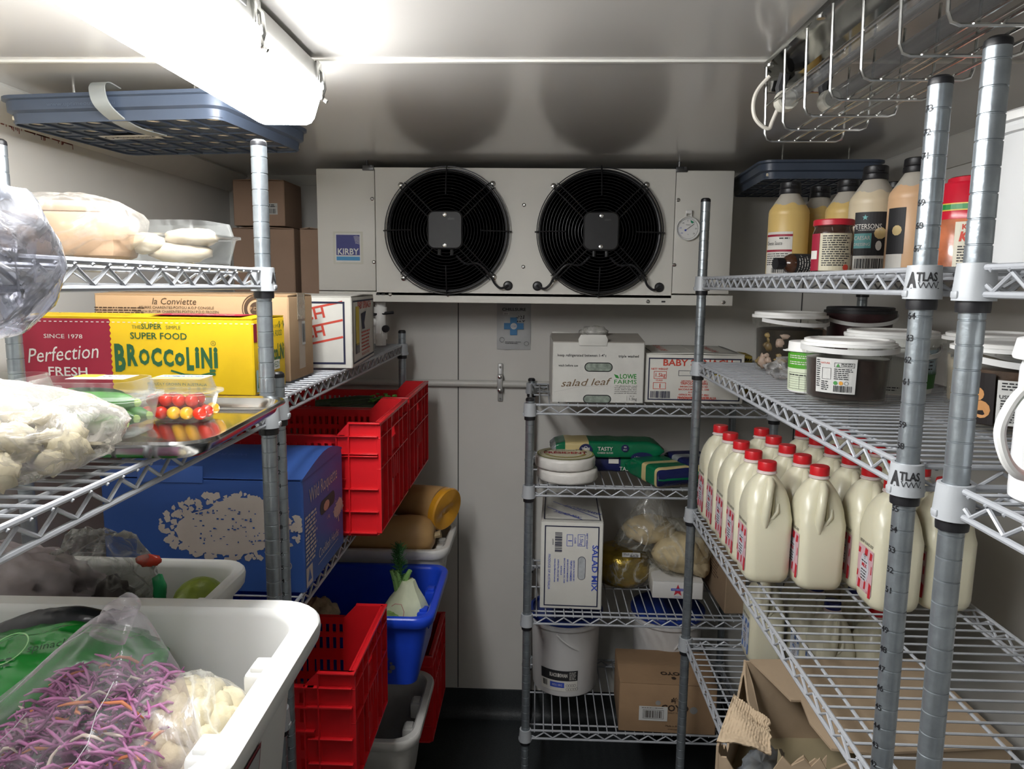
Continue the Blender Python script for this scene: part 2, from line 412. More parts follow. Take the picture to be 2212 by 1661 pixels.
# main front panel with two round openings, side covers, bottom lip
def holed(x0, x1, z0, z1, holes, y, dep, mi=0, b=None, n=48):
    """front sheet: strips between square windows, each window filled round its hole"""
    R = .187; xs = [x0]
    for hx, hz in holes:
        b.box(xs[-1], hx - R, y, y + .003, z0, z1, mi); b.box(hx - R, hx + R, y, y + .003, z0, hz - R, mi); b.box(hx - R, hx + R, y, y + .003, hz + R, z1, mi)
        vs = []; fs = []; r = .180
        for k in range(n):
            a = 2 * PI * k / n; c, s = cos(a), sin(a); m = max(abs(c), abs(s)); 
            vs += [(hx + c / m * R, y, hz + s / m * R), (hx + r * c, y, hz + r * s), (hx + r * c, y + dep, hz + r * s)]
        for k in range(n):
            j = (k + 1) % n; fs += [(3 * k, 3 * j, 3 * j + 1, 3 * k + 1), (3 * k + 1, 3 * j + 1, 3 * j + 2, 3 * k + 2)]
        b.add(vs, fs, mi); xs.append(hx + R)
    b.box(xs[-1], x1, y, y + .003, z0, z1, mi)
FX = [(X_(-.286), 1.818), (X_(.184), 1.818)]
b = MB(); holed(X_(-.511), X_(.411), 1.620, 2.008, FX, 0, .05, 0, b); b.build('front_panel', CASE, t, smooth=False)
b = MB(); b.rbox(X_(-.695), X_(-.513), 0, .27, 1.632, 2.006, .003); b.build('side_cover', CASE, t)
b = MB(); b.rbox(X_(.413), X_(.588), 0, .27, 1.634, 2.006, .003); b.build('side_cover', CASE, t)
b = MB(); b.box(X_(-.53), X_(.411), .001, .28, 2.004, 2.010); b.box(X_(-.53), X_(.411), .26, .28, 1.60, 2.008); b.rbox(X_(-.695), X_(.602), .0, .006, 1.598, 1.630, .002)
b.box(X_(-.695), X_(.602), .005, .28, 1.600, 1.604); b.box(X_(-.695), X_(.602), .272, .28, 1.60, 1.63)
b.build('drip_tray', CASE, t, smooth=False)
b = MB(); b.box(X_(-.5), X_(.4), .2, .21, 1.64, 2.0)
for k in range(90): x = X_(-.49) + k * .0098; b.box(x, x + .001, .19, .2, 1.645, 1.995)
b.build('coil', mat('dark_fin_coil', (.05, .05, .05), .5, .3), t, smooth=False)
def fan(cx, cz, par, drop, name='fan'):
    g = MB(); n = 56
    # outer shroud ring
    g.lathe([(.178, .0), (.180, -.012), (.186, -.014), (.190, -.006), (.190, 0)], n); 
    f = MB(); f.v = []
    ob = MB(); Mx = Matrix(((1, 0, 0, 0), (0, 0, 1, 0), (0, 1, 0, 0), (0, 0, 0, 1)))
    ob.join(g, Mx); sh = ob.build('fan_shroud', FANB, par, (cx, 0, cz))
    w = MB()
    R = [.058 + .0097 * k for k in range(14)]
    def yy(r): return -.046 + max(0, (r - .13)) * .5
    for r in R: w.tube([(r * cos(2 * PI * k / 64), yy(r), r * sin(2 * PI * k / 64)) for k in range(64)], .0011, 5, close=True)
    for r, y in ((.193, -.018), (.188, -.006), (.185, -.024)): w.tube([(r * cos(2 * PI * k / 64), y, r * sin(2 * PI * k / 64)) for k in range(64)], .0016, 6, close=True)
    for k in range(4):
        a = PI / 4 + k * PI / 2; c, s = cos(a), sin(a)
        for o in (-.010, .010):
            w.tube([(.060 * c - o * s, -.05, .060 * s + o * c), (.14 * c - o * s, -.047, .14 * s + o * c), (.193 * c - o * s, -.02, .193 * s + o * c), (.197 * c - o * s, -.004, .197 * s + o * c)], .0022, 6)
        a = k * PI / 2; c, s = cos(a), sin(a)
        w.tube([(.105 * c, -.050, .105 * s), (.15 * c, -.042, .15 * s), (.190 * c, -.022, .190 * s), (.198 * c, -.010, .198 * s), (.196 * c, -.002, .196 * s)], .0024, 6)
    w.build('fan_guard', mat('guard_wire', (.03, .03, .032), .3, .5), par, (cx, 0, cz))
    m = MB(); Mr = Matrix.Rotation(PI / 2, 4, 'X')
    m.rings([rr(.100, .108, .018, .048, 5), rr(.106, .114, .02, .052, 5), rr(.106, .114, .02, .064, 5), rr(.098, .106, .017, .068, 5)], 0, M=Mr)
    m.lathe([(.050, -.10), (.050, .05)], 24, mi=0, M=Mr)
    m.lathe([(.006, .067), (.006, .070), (.002, .071)], 12, (0, .045, 0), 1, M=Mr); m.lathe([(.006, .067), (.006, .070), (.002, .071)], 12, (0, -.046, 0), 1, M=Mr)
    for x in (-.019, .019): m.lathe([(.006, .0), (.006, .02)], 8, (x, -.05, -.075), 0)
    m.build('motor_cover', [mat('motor_grey', (.02, .02, .021), .5, 0, .15, 30), CHROME], par, (cx, 0, cz))
    # blades
    q = MB()
    for k in range(5):
        a = 2 * PI * k / 5; rs = []
        for i in range(7):
            r = .05 + .02 * i; tw = .6 - .05 * i; ch = .05 + .006 * i
            c0 = Vector((r * cos(a + i * .05), .05, r * sin(a + i * .05))); tg = Vector((-sin(a + i * .05), 0, cos(a + i * .05)))
            u = tg * cos(tw) + Vector((0, 1, 0)) * sin(tw); nn = Vector((0, 1, 0)) * cos(tw) - tg * sin(tw)
            rs.append([tuple(c0 + u * sx * ch + nn * sy * .0015) for sx, sy in ((-1, 0), (0, 1), (1, 0), (0, -1))])
        q.rings(rs)
    q.build('fan_blade', FANB, par, (cx, 0, cz))
    for k in range(4):
        s = MB(); a = PI / 4 + k * PI / 2 + (.02); s.lathe([(.009, 0), (.009, .004), (.005, .006), (.005, .009), (.002, .010)], 14, M=Matrix.Translation((.2 * cos(a), 0, .2 * sin(a))) @ Matrix.Rotation(PI / 2, 4, 'X'))
        s.build('guard_screw', CHROME, par, (cx, 0, cz))
    for side in drop:
        k = MB(); k.tube(smooth_pts([(.03 * side, -.03, -.075), (.06 * side, -.035, -.10), (.10 * side, -.045, -.10), (.135 * side, -.035, -.135), (.15 * side, -.02, -.16), (.168 * side, -.022, -.173), (.188 * side, -.01, -.165), (.189 * side, -.001, -.165)]), .0038, 8)
        k.lathe([(.012, 0), (.015, .003), (.011, .008), (.006, .009)], 16, M=Matrix.Translation((.189 * side, 0, -.165)) @ Matrix.Rotation(PI / 2, 4, 'X'))
        k.build('cable', mat('black_cable', (.02, .02, .022), .35), par, (cx, 0, cz))
fan(*FX[0], t, (1,)); fan(*FX[1], t, (-1, 1))
for x, z in ((-.521, 1.915), (-.518, 1.722), (.421, 1.918), (.417, 1.722), (-.05, 1.90), (-.05, 1.712), (-.468, 1.622), (.340, 1.609), (.573, 1.609)):
    b = MB(); b.lathe([(.0058, 0), (.0058, .002), (.003, .004)], 12, M=Matrix.Translation((X_(x), 0, z)) @ Matrix.Rotation(PI / 2, 4, 'X')); b.build('panel_screw', CHROME, t)
for x, z in ((-.507, 1.622), (-.490, 1.622), (.388, 1.609)): b = MB(); b.rbox(X_(x) - .006, X_(x) + .006, -.0008, .001, z - .0025, z + .0025, .0005); b.build('drain_slot', INK, t)
for x in (-.532, .428):
    b = MB(); b.rbox(X_(x) - .018, X_(x) + .018, -.004, .02, 2.0, 2.016, .002); b.lathe([(.004, 2.0), (.004, ZC)], 8, (X_(x) - .006, .008, 0)); b.lathe([(.008, 2.008), (.008, 2.016)], 6, (X_(x) + .01, .002, 0))
    b.build('hanger_bracket', mat('dark_steel', (.08, .08, .08), .4, .7), t)
P = Print(fF(0)); cx, cz = X_(-.599), 1.765
P.rect(cx - .047, cz - .05, cx + .047, cz + .05, 3, 1); P.rect(cx - .040, cz - .0445, cx + .040, cz + .0445, 2, 2)
P.rect(cx - .037, cz - .023, cx + .037, cz + .040, 0, 3); P.rect(cx - .037, cz - .039, cx + .037, cz - .027, 1, 3)
P.text('KIRBY', cx, cz - .0205, .0185, 2, 4, w=.068, bold=.02)
for k in range(7): P.stroke([(cx + .018 + .001 * k, cz + .034 - k * .0035), (cx + .026, cz + .036 - k * .0035), (cx + .037, cz + .033 - k * .0035)], .001, 2, 4)
o = P.build('badge', [mat('navy_badge', (.035, .04, .20), .35), mat('cyan_badge', (.04, .25, .5), .35), mat('badge_white', (.65, .65, .62), .4), mat('badge_film', (.57, .56, .48), .3)], t); o['label'] = 'blue square KIRBY sticker'
P = Print(fF(0)); hx, hz = FX[0]
P.f = lambda u, v, l: (u, -.069 - .0003 * l, v); P.text('ebm', hx + .018, hz + .030, .008, 0, 1); P.text('ebm', FX[1][0] + .018, hz + .030, .008, 0, 1)
P.build('motor_lettering', [mat('grey_relief', (.09, .09, .09), .4)], t)

# thermometer hung on the unit
t = thing('thermometer', 'round white dial thermometer hung on the cooling unit front', 'thermometer', (.453, YF - .002, 1.832))
Mr = Matrix.Rotation(PI / 2, 4, 'X')
b = MB(); b.lathe([(.033, 0), (.036, .001), (.037, .008), (.035, .011), (.0335, .009), (.033, .006)], 36, M=Mr, c1=False); b.lathe([(.0335, .0055), (.0335, .006)], 36, M=Mr)
b.build('dial_case', WPLAST, t)
b = MB(); b.tube([(-.008, -.005, .033), (-.008, -.008, .047), (.008, -.008, .047), (.008, -.005, .033)], .003, 6); b.rbox(-.009, .009, -.012, -.003, .044, .055, .002); b.build('hook', WPLAST, t)
P = Print(lambda u, v, l: (u, -.0062 - .0003 * l, v)); 
for s_, a in (('-50', 215), ('-20', 175), ('-10', 135), ('0', 95), ('10', 50), ('20', 0), ('30', -40)):
    P.text(s_, .0235 * cos(math.radians(a)), .0235 * sin(math.radians(a)) - .002, .0042, 1 if s_ in('-50', '-20') else 0, 2)
for k in range(30):
    a = math.radians(-45 + k * 9.3); P.stroke([(.028 * cos(a), .028 * sin(a)), (.0305 * cos(a), .0305 * sin(a))], .0007, 1 if k > 23 else 0, 2)
P.ring(0, 0, .0308, .0005, 0, 2); P.poly([(.006, .026), (.017, .020), (.012, .015), (.008, .018)], 2, 2); P.text('Cuisena', 0, .010, .003, 0, 2); P.text('\u00b0C', 0, -.019, .003, 0, 2)
P.stroke([(-.008, -.005), (.018, .014)], .0013, 0, 3); P.disc(-.008, -.005, .003, 1, 3)
P.build('dial_face', [INK, mat('blue_ink', (.04, .08, .45), .5), mat('green_ink', (.02, .3, .15), .5)], t)

# ------------------------------------------------------------ back wall: pipe, bracket, hanging pack
t = thing('wall_pipe', 'cream horizontal pipe clipped across the back wall', 'pipe', (0, YB - .02, 1.30))
b = MB(); b.tube([(XL + .05, 0, 0), (.60, 0, 0)], .0125, 14); b.build('tube', TRIM, t)
b = MB(); b.rbox(-.144, -.126, .008, .018, -.065, .073, .003); b.rbox(-.145, -.125, -.018, .008, -.028, .036, .004)
b.build('saddle_clip', mat('clip_grey', (.42, .42, .41), .4, .3), t)
for z, r, y in ((.060, .004, .008), (-.056, .004, .008), (.027, .007, -.018), (-.021, .007, -.018)): b = MB(); b.lathe([(r, 0), (r, .002), (r * .5, .004)], 14, M=Matrix.Translation((-.135, y, z)) @ Mr); b.build('screw', CHROME, t)
def quadsheet(w, h, amp, nx=14, nz=18, seed=0):
    b = MB(); vs = []; fs = []
    for j in range(nz + 1):
        for i in range(nx + 1):
            x = (i / nx - .5) * w; z = -j / nz * h; q = noise.noise(Vector((x * 22 + seed, z * 22, 0))) * amp + amp * 1.6 * (1 - (2 * i / nx - 1) ** 4) * (1 - (2 * j / nz - 1) ** 4)
            vs.append((x, -q - .001, z))
    n = len(vs); vs += [(v[0], .0005, v[2]) for v in vs]
    for j in range(nz):
        for i in range(nx):
            a = j * (nx + 1) + i; fs.append((a, a + 1, a + nx + 2, a + nx + 1)); fs.append((a + n + nx + 1, a + n + nx + 2, a + n + 1, a + n))
    b.add(vs, fs); return b
t = thing('gel_pack', 'crinkled plastic pack with a blue cross hanging on the back wall', 'cold pack', (-.088, YB - .003, 1.602))
quadsheet(.122, .178, .004, seed=3).build('pouch', mat('milky_pouch', (.47, .48, .48), .22, 0, .1, 12, .3, 40), t)
P = Print(lambda u, v, l: (u, -.0125 - .0004 * l, v))
P.text('CHILLSURE', 0, -.038, .010, 2, 2, w=.085, bold=.02)
for a, b_, c, d in ((-.013, -.125, .012, -.062), (-.035, -.104, .035, -.082)): P.rect(a, b_, c, d, 0, 1)
P.disc(0, -.093, .0115, 1, 3); P.text('C50', 0, -.0965, .007, 0, 4)
rn = random.Random(4)
for k in range(22): P.disc(rn.uniform(.008, .038), rn.uniform(-.078, -.052), rn.uniform(.0012, .0028), 2, 1, 6)
P.rect(-.04, -.053, -.016, -.043, 1, 1); P.text('AUS', -.028, -.051, .005, 2, 2); P.ring(-.042, -.142, .009, .001, 2, 1); P.ring(.046, -.155, .008, .001, 2, 1)
P.lines(-.03, -.150, .03, 2, .005, .0018, 2)
P.build('print', [mat('cross_blue', (.03, .19, .42), .4), mat('pouch_white', (.6, .6, .6), .4), INK], t)
# drain valve under the unit, standing on left back rack
t = thing('drain_valve', 'white plastic pipe elbow below the left end of the cooling unit', 'pipe fitting', (-.513, 2.36, 1.4555))
b = MB(); b.tube([(0, 0, 0), (0, 0, .14)], .017, 16); b.tube([(-.06, 0, .075), (0, 0, .075)], .013, 14); b.lathe([(.021, .105), (.021, .125)], 16); b.lathe([(.021, .02), (.021, .04)], 16); b.build('elbow', WPLAST, t)
b = MB(); b.tube([(-.025, -.01, .10), (.045, -.01, .108)], .005, 8); b.lathe([(.012, 0), (.012, .012)], 12, M=Matrix.Translation((.02, -.01, .055)) @ Mr); b.build('lever', BLACK, t)

# ------------------------------------------------------------ unlit caged batten, right
t = thing('caged_light', 'unlit mirror-backed tube light in a steel wire cage on the ceiling', 'ceiling light', (.43, .66, ZC))
SHINY = mat('mirror_reflector', (.42, .42, .40), .10, 1, .15, 18)
b = MB(); pr = [(-.045, 0), (-.060, -.004), (-.058, -.010), (-.042, -.014), (-.020, -.034), (.020, -.034), (.042, -.014), (.058, -.010), (.060, -.004), (.045, 0)]
b.rings([[(p[0], y, p[1]) for p in pr] for y in (-.62, .64)]); b.rbox(-.055, .055, .636, .648, -.05, -.002, .003); b.build('reflector', SHINY, t)
GL = film('lamp_tube_glass', (.75, .76, .77), .12, .6, .06, .0, 10, (.22, .22, .22), 0)
for x in (-.035, .035):
    b = MB(); b.tube([(x, -.58, -.075), (x, .585, -.075)], .0125, 14); q = b.build('lamp_tube', GL, t)
    b = MB(); b.tube([(x, .575, -.075), (x, .60, -.075)], .0165, 16); b.lathe([(.0165, 0), (.018, .008), (.0165, .014)], 16, M=Matrix.Translation((x, .585, -.075)) @ Matrix.Rotation(-PI / 2, 4, 'X')); b.build('tube_cap', mat('old_white_plastic', (.6, .58, .5), .4), t)
    b = MB(); b.tube([(x, .604, -.075), (x - .004, .607, -.05), (x, .60, -.03)], .009, 8); b.build('lamp_holder', BLACK, t)
b = MB(); b.tube(smooth_pts([(-.035, .612, -.07), (-.045, .62, -.10), (-.050, .62, -.112), (-.062, .62, -.108), (-.074, .62, -.095), (-.078, .62, -.078), (-.076, .62, -.06), (-.068, .62, -.045), (-.055, .615, -.03)]), .0032, 8); b.build('cable', mat('white_cable', (.65, .62, .55), .4), t)
b = MB(); x0, x1, z0 = -.054, .076, -.131
ys = [.628 - .0925 * k for k in range(13)]
for y in ys: b.tube([(x0 - .003, y, -.012), (x0, y, z0 + .012), (x0 + .004, y, z0 + .003), (x0 + .012, y, z0), (x1 - .012, y, z0), (x1 - .003, y, z0 + .003), (x1, y, z0 + .012), (x1 + .003, y, -.012)], .0020, 6)
for x, z in ((x0, -.075), (x1, -.075), (x0 + .026, z0), (x0 + .052, z0), (x0 + .078, z0), (x0 + .104, z0)): b.tube([(x, .628, z + (.0036 if z == z0 else 0)), (x, -.52, z + (.0036 if z == z0 else 0))], .0018, 6)
b.build('wire_guard', CHROME, t)
for y in (.62, .40, .15): b = MB(); b.lathe([(.006, -.014), (.006, -.010), (.003, -.006)], 10, (-.054, y, 0)); b.build('screw', CHROME, t)
# slotted trays mounted under the ceiling
def guardtray(label, loc, rz, w, d, strap):
    t = thing('drip_crate', label, 'plastic tray', loc, rz)
    b = MB(); nx, ny = 7, 5; H = .0
    # floor with round holes: cells
    cx, cy = w / nx, d / ny; n = 16
    for i in range(nx):
        for j in range(ny):
            ox, oy = -w / 2 + cx * (i + .5), -d / 2 + cy * (j + .5); r = .0145; vs = []; fs = []
            for k in range(n):
                a = 2 * PI * (k + .5) / n; c, s = cos(a), sin(a); m = max(abs(c), abs(s))
                vs += [(ox + c / m * cx / 2, oy + s / m * cy / 2, 0), (ox + r * c, oy + r * s, 0), (ox + r * c, oy + r * s, .003)]
            for k in range(n):
                q = (k + 1) % n; fs += [(3 * k, 3 * q, 3 * q + 1, 3 * k + 1), (3 * k + 1, 3 * q + 1, 3 * q + 2, 3 * k + 2)]
            b.add(vs, fs)
    for i in range(1, nx): b.box(-w / 2 + cx * i - .0015, -w / 2 + cx * i + .0015, -d / 2, d / 2, -.004, .001)
    for j in range(1, ny): b.box(-w / 2, w / 2, -d / 2 + cy * j - .0012, -d / 2 + cy * j + .0012, -.003, .001)
    b.rings([rr(w, d, .025, -.004, 5), rr(w + .006, d + .006, .03, .014, 5), rr(w + .022, d + .022, .035, .018, 5), rr(w + .024, d + .024, .036, .036, 5), rr(w + .036, d + .036, .04, .038, 5), rr(w + .036, d + .036, .04, .044, 5),
             rr(w + .018, d + .018, .03, .044, 5), rr(w - .004, d - .004, .022, .003, 5), rr(w - .004, d - .004, .022, -.004, 5)], 0, close=True)
    q = MB(); q.rbox(-w / 2 + .004, w / 2 - .004, -d / 2 + .004, d / 2 - .004, .0035, .012, .002); q.build('absorbent_pad', mat('beige_pad', (.62, .55, .42), .9, 0, .15, 30), t)
    b.build('tray', mat('navy_tray_plastic', (.055, .072, .105), .4, 0, .12, 10), t)
    for sx in (-1, 1):
        for y in (-d / 2 + .07, d / 2 - .03): b = MB(); b.tube([(sx * w * .3, y, .012), (sx * w * .3, y, ZC - loc[2])], .0025, 6); b.build('hanger', CHROME, t)
    if strap:
        pts = smooth_pts([(-.04, .018, .057), (-.04, -.015, .060), (-.037, -.030, .045), (-.030, -.024, .015), (-.015, .02, -.010), (.0, .09, -.014)])
        b = MB(); rs = []
        for (x, y, z) in pts: rs.append([(x + .035 - .016, y - d / 2, z), (x + .035 + .016, y - d / 2, z), (x + .035 + .016, y - d / 2 + .002, z + .002), (x + .035 - .016, y - d / 2 + .002, z + .002)])
        b.rings(rs); b.build('strap', mat('dull_zinc', (.33, .35, .34), .45, .5), t)
        P = Print(lambda u, v, l: (-.058 + u, -d / 2 + .135 - v, -.005 - .0004 * l)); P.rect(-.062, -.02, .062, .02, 0, 1); P.text('MoistureGuard', .008, -.005, .011, 1, 2, w=.088, bold=.02); P.ring(-.049, .0, .009, .003, 1, 2)
        P.lines(-.03, -.014, .05, 1, .004, .002, 1); P.build('maker_label', [mat('label_white', (.55, .55, .53), .5), INK], t)
        P = Print(lambda u, v, l: (u, -d / 2 - .0125 - .0006 * l, v)); P.text('www.uptimeout.com.au', -.05, .023, .007, 0, 1, w=.14); P.build('lettering', [mat('tray_relief', (.09, .115, .16), .35)], t)
    return t
guardtray('navy plastic drip tray slung under the ceiling at the left, with a metal strap', (-.775, 1.545, 1.952), math.radians(-7), .43, .345, True)
guardtray('dark navy drip tray slung under the ceiling behind the sauce bottles', (.775, 2.28, 1.955), math.radians(-3), .30, .42, False)
# ------------------------------------------------------------ shared makers
def carton_body(b, w, d, h, mi=0, top=True, th=.003, flap=.0):
    b.rbox(-w / 2, w / 2, -d / 2, d / 2, 0, h - .002, .0025, mi, n=1)
def carton(name, label, loc, w, d, h, m=None, rz=0, group=None, gap='x', tape=False, inner=None, cat='box', side=None):
    """closed card box: body, two meeting top flaps, tape"""
    m = m or CARD; t = thing(name, label, cat, loc, rz, group)
    b = MB(); carton_body(b, w, d, h); b.build('carton_body', m, t)
    for s in (-1, 1):
        f = MB()
        if gap == 'x': f.rings([[(-w / 2 + .001, s * .0012, h + .001), (w / 2 - .001, s * .0012, h + .001), (w / 2 - .001, s * (d / 2 - .001), h - .002), (-w / 2 + .001, s * (d / 2 - .001), h - .002)],
                                [(-w / 2 + .001, s * .0012, h + .004), (w / 2 - .001, s * .0012, h + .004), (w / 2 - .001, s * (d / 2 - .0005), h + .0005), (-w / 2 + .001, s * (d / 2 - .0005), h + .0005)]])
        else: f.rings([[(s * .0012, -d / 2 + .001, h + .001), (s * .0012, d / 2 - .001, h + .001), (s * (w / 2 - .001), d / 2 - .001, h - .002), (s * (w / 2 - .001), -d / 2 + .001, h - .002)],
                       [(s * .0012, -d / 2 + .001, h + .004), (s * .0012, d / 2 - .001, h + .004), (s * (w / 2 - .0005), d / 2 - .001, h + .0005), (s * (w / 2 - .0005), -d / 2 + .001, h + .0005)]])
        f.build('top_flap', m, t)
    if tape:
        b = MB(); q = .024
        if gap == 'x':
            b.box(-w / 2 - .001, w / 2 + .001, -q, q, h + .0042, h + .0048); b.box(w / 2, w / 2 + .0012, -q, q, h - .05, h + .0046); b.box(-w / 2 - .0012, -w / 2, -q, q, h - .05, h + .0046)
        else:
            b.box(-q, q, -d / 2 - .001, d / 2 + .001, h + .0042, h + .0048); b.box(-q, q, -d / 2 - .0012, -d / 2, h - .05, h + .0046)
        b.build('tape', film('pack_tape', (.85, .78, .65), .45, .3, .15, .1, 30, (.45, .38, .28)), t)
    return t

def crate(name, label, loc, w, d, h, m, rz=0, group=None, bottom=True):
    """vegetable crate: slotted long sides (front, back), ribbed end panels, raised corners and rims"""
    t = thing(name, label, 'crate', loc, rz, group); T = .004; low = h - .032; ce = .105
    def longside(s):
        b = MB(); y0, y1 = (-d / 2 + .010, -d / 2 + .010 + T) if s < 0 else (d / 2 - .010 - T, d / 2 - .010)
        xa, xb = -w / 2 + ce, w / 2 - ce
        rows = [(.045, .075), (.095, .130), (.160, .192), (.205, .228)]; rows = [(a * h / .28, c * h / .28) for a, c in rows]
        z = .008
        for a, c in rows:
            b.box(xa, xb, y0, y1, z, a); n = int((xb - xa) / .0165); st = (xb - xa) / n
            for k in range(n + 1):
                big = k % 6 == 0; x = xa + k * st; q = .0075 if big else .0042
                b.box(max(xa, x - q), min(xb, x + q), y0, y1, a, c)
            z = c
        b.box(xa, xb, y0, y1, z, low)
        ya, yb = (-d / 2, y0 + .001) if s < 0 else (y1 - .001, d / 2)
        # ribs outward
        for z in (rows[1][1] + .012, rows[3][0] - .007, low - .003): b.box(xa - .02, xb + .02, ya, yb, z, z + .003)
        for x in [xa] + [xa + (xb - xa) * k / 3 for k in (1, 2)] + [xb]: b.box(x - .0015, x + .0015, ya + .003, yb, .01, low)
        # solid corner panels with ribs and the raised top
        for sx in (-1, 1):
            q0, q1 = sorted((sx * (w / 2 - .006), sx * (w / 2 - ce)))
            b.box(q0, q1, y0, y1, .008, low)
            xin = sx * (w / 2 - ce + .03)
            pr = [(sx * (w / 2 - ce), low), (xin, h), (sx * (w / 2 - .006), h), (sx * (w / 2 - .006), low)]
            b.rings([[(p[0], y, p[1]) for p in pr] for y in (y0, y1)])
            b.rbox(min(xin, sx * w / 2), max(xin, sx * w / 2), ya, yb + (T if s < 0 else 0), h - .004, h, .001)
            for z in (.065, .12, rows[3][0] - .007, low - .003, low - .045): b.rbox(q0 + .006, q1, ya, yb, z, z + .003, .0012)
            b.box(xin - .0015, xin + .0015, ya, yb, .01, h)
        b.rbox(-w / 2 + .01, w / 2 - .01, ya, yb, .012, .016, .001)
        return b
    for s in (-1, 1): longside(s).build('slotted_side', m, t)
    for s in (-1, 1):
        b = MB(); x0, x1 = sorted((s * (w / 2 - .010), s * (w / 2 - .010 - T))); xa, xb = sorted((s * (w / 2), s * (w / 2 - .011)))
        y0, y1 = -d / 2 + .008, d / 2 - .008; hz0, hz1, hy = h - .075, h - .045, .05
        b.box(x0, x1, y0, y1, .008, hz0); b.box(x0, x1, y0, y1, hz1, h); b.box(x0, x1, y0, -hy, hz0, hz1); b.box(x0, x1, hy, y1, hz0, hz1)
        b.rbox(xa, xb + (0 if s > 0 else 0), y0, y1, h - .009, h, .003)
        b.rbox(xa, xb, y0, y1, h - .040, h - .037, .001); b.rbox(xa, xb, y0, y1, h - .115, h - .112, .001); b.rbox(xa, xb, y0, y1, .012, .016, .001)
        for y in (y0 + .002, -d * .27, -d * .13, d * .13, d * .27, y1 - .002): b.box(xa, xb, y - .0015, y + .0015, .012, h - .002)
        for k in range(5):
            y = -.05 + .025 * k; b.box(xa + (0 if s < 0 else .006), xb - (.006 if s < 0 else 0), y - .002, y + .002, h * .38, h * .58)
        b.build('end_panel', m, t)
    b = MB(); b.box(-w / 2 + .012, w / 2 - .012, -d / 2 + .012, d / 2 - .012, .004, .008)
    b.rbox(-w / 2 + .03, w / 2 - .03, -d / 2 + .02, d / 2 - .02, 0, .006, .002)
    for k in range(11): x = -w / 2 + .05 + k * (w - .1) / 10; b.box(x - .002, x + .002, -d / 2 + .014, d / 2 - .014, .008, .012)
    b.build('crate_floor', m, t)
    return t

def tub(name, label, loc, w, d, h, m, rz=0, cat='tub', r=.045, rim=.022, lugs=True, group=None, fl=.012):
    """moulded food tub: tapered walls, rolled wide rim, inner stacking lugs"""
    t = thing(name, label, cat, loc, rz, group); T = .004; k = .90
    b = MB(); W2, D2 = w - 2 * rim, d - 2 * rim
    def ring(ww, dd, rad, z): return rr(ww, dd, rad, z, 7)
    b.rings([ring(W2 * k - .02, D2 * k - .02, r, 0), ring(W2 * k, D2 * k, r, .006), ring(W2, D2, r + .01, h - .034), ring(w - .012, d - .012, r + .015, h - .030), ring(w - .004, d - .004, r + .018, h - .024), ring(w, d, r + .02, h - .010),
             ring(w - .002, d - .002, r + .02, h - .003), ring(w - .008, d - .008, r + .017, h), ring(W2 + .006, D2 + .006, r + .012, h), ring(W2 - .002, D2 - .002, r + .008, h - .003), ring(W2 - 2 * T, D2 - 2 * T, r + .006, h - .010),
             ring((W2 - 2 * T) * (k + (1 - k) * fl / h), (D2 - 2 * T) * (k + (1 - k) * fl / h), r, fl + .006), ring((W2 - 2 * T) * k - .02, (D2 - 2 * T) * k - .02, r - .01, fl)], 0, c0=True, c1=True)
    b.build('tub_shell', m, t)
    if lugs:
        for sx in (-1, 1):
            for sy in (-1, 1):
                q = MB(); x = sx * (W2 / 2 - .020); y = sy * (D2 / 2 - .10); q.rbox(x - .018, x + .018, y - .022, y + .022, h - .075, h - .028, .006); q.rbox(x - .012, x + .010, y - .014, y + .014, h - .032, h - .022, .003); q.build('stacking_lug', m, t)
    return t

def blob(c, r, sq=(1, 1, 1), n=28, amp=.12, fr=3., seed=0, ridge=0., flat=None, mi=0, b=None):
    b = b or MB(); off = Vector((seed * 7.3, seed * 3.1, seed))
    def f(d):
        q = 1 + amp * noise.noise(d * fr + off)
        if ridge: q += ridge * (1 - abs(noise.noise(d * fr * 2.2 + off)) * 4)
        return q
    b.sphere((0, 0, 0), r, n, mi, sq=sq, f=f)
    z0 = -r * sq[2] * (flat if flat is not None else 99)
    b.v = [(v[0] + c[0], v[1] + c[1], max(v[2], z0) + c[2]) for v in b.v]
    return b
def cauli(b, c, r, n=60, seed=0, mi=0, up=.35):
    rn = random.Random(seed); b.sphere(c, r * .90, 14, mi)
    for k in range(n):
        z = 1 - (k + .5) / n * (2 - 2 * up) ; a = k * 2.39996; s = math.sqrt(max(0, 1 - z * z)); q = r * rn.uniform(.78, .84)
        cc = (c[0] + s * cos(a) * q, c[1] + s * sin(a) * q, c[2] + z * q); rs = r * rn.uniform(.22, .30)
        off = Vector((rn.random() * 9, 0, 0)); b.sphere(cc, rs, 22, mi, f=lambda d: 1 + .16 * noise.noise(d * 3 + off) + .10 * abs(noise.noise(d * 9 + off)))
    return b

CLEAR = film('clear_bag_film', (.97, .97, .97), .06, .55, .10, .35, 9, (.55, .55, .55), .8)
HAZY = film('milky_bag_film', (.9, .9, .88), .35, .5, .22, .3, 8, (.5, .49, .46), .6)
PET = film('clear_pet', (.98, .985, .98), .03, .50, .05, .05, 6, (.45, .46, .45), .1)
PAIL = film('clear_pail', (.97, .97, .96), .015, .28, .08, .0, 6, (.4, .4, .38), .0)
RED = mat('red_crate_plastic', (.62, .012, .018), .32, 0, .06, 15, sss=.0)
BLUEP = mat('blue_tub_plastic', (.012, .055, .52), .3, 0, .05)
TUBW = mat('white_tub_plastic', (.62, .62, .60), .35, 0, .03, 6, sss=.1)
GREYT = mat('worn_white_plastic', (.60, .59, .56), .42, 0, .08, 20)
D1, D2_, D3 = 1.6805, 1.453, .9045        # decks of the left front rack

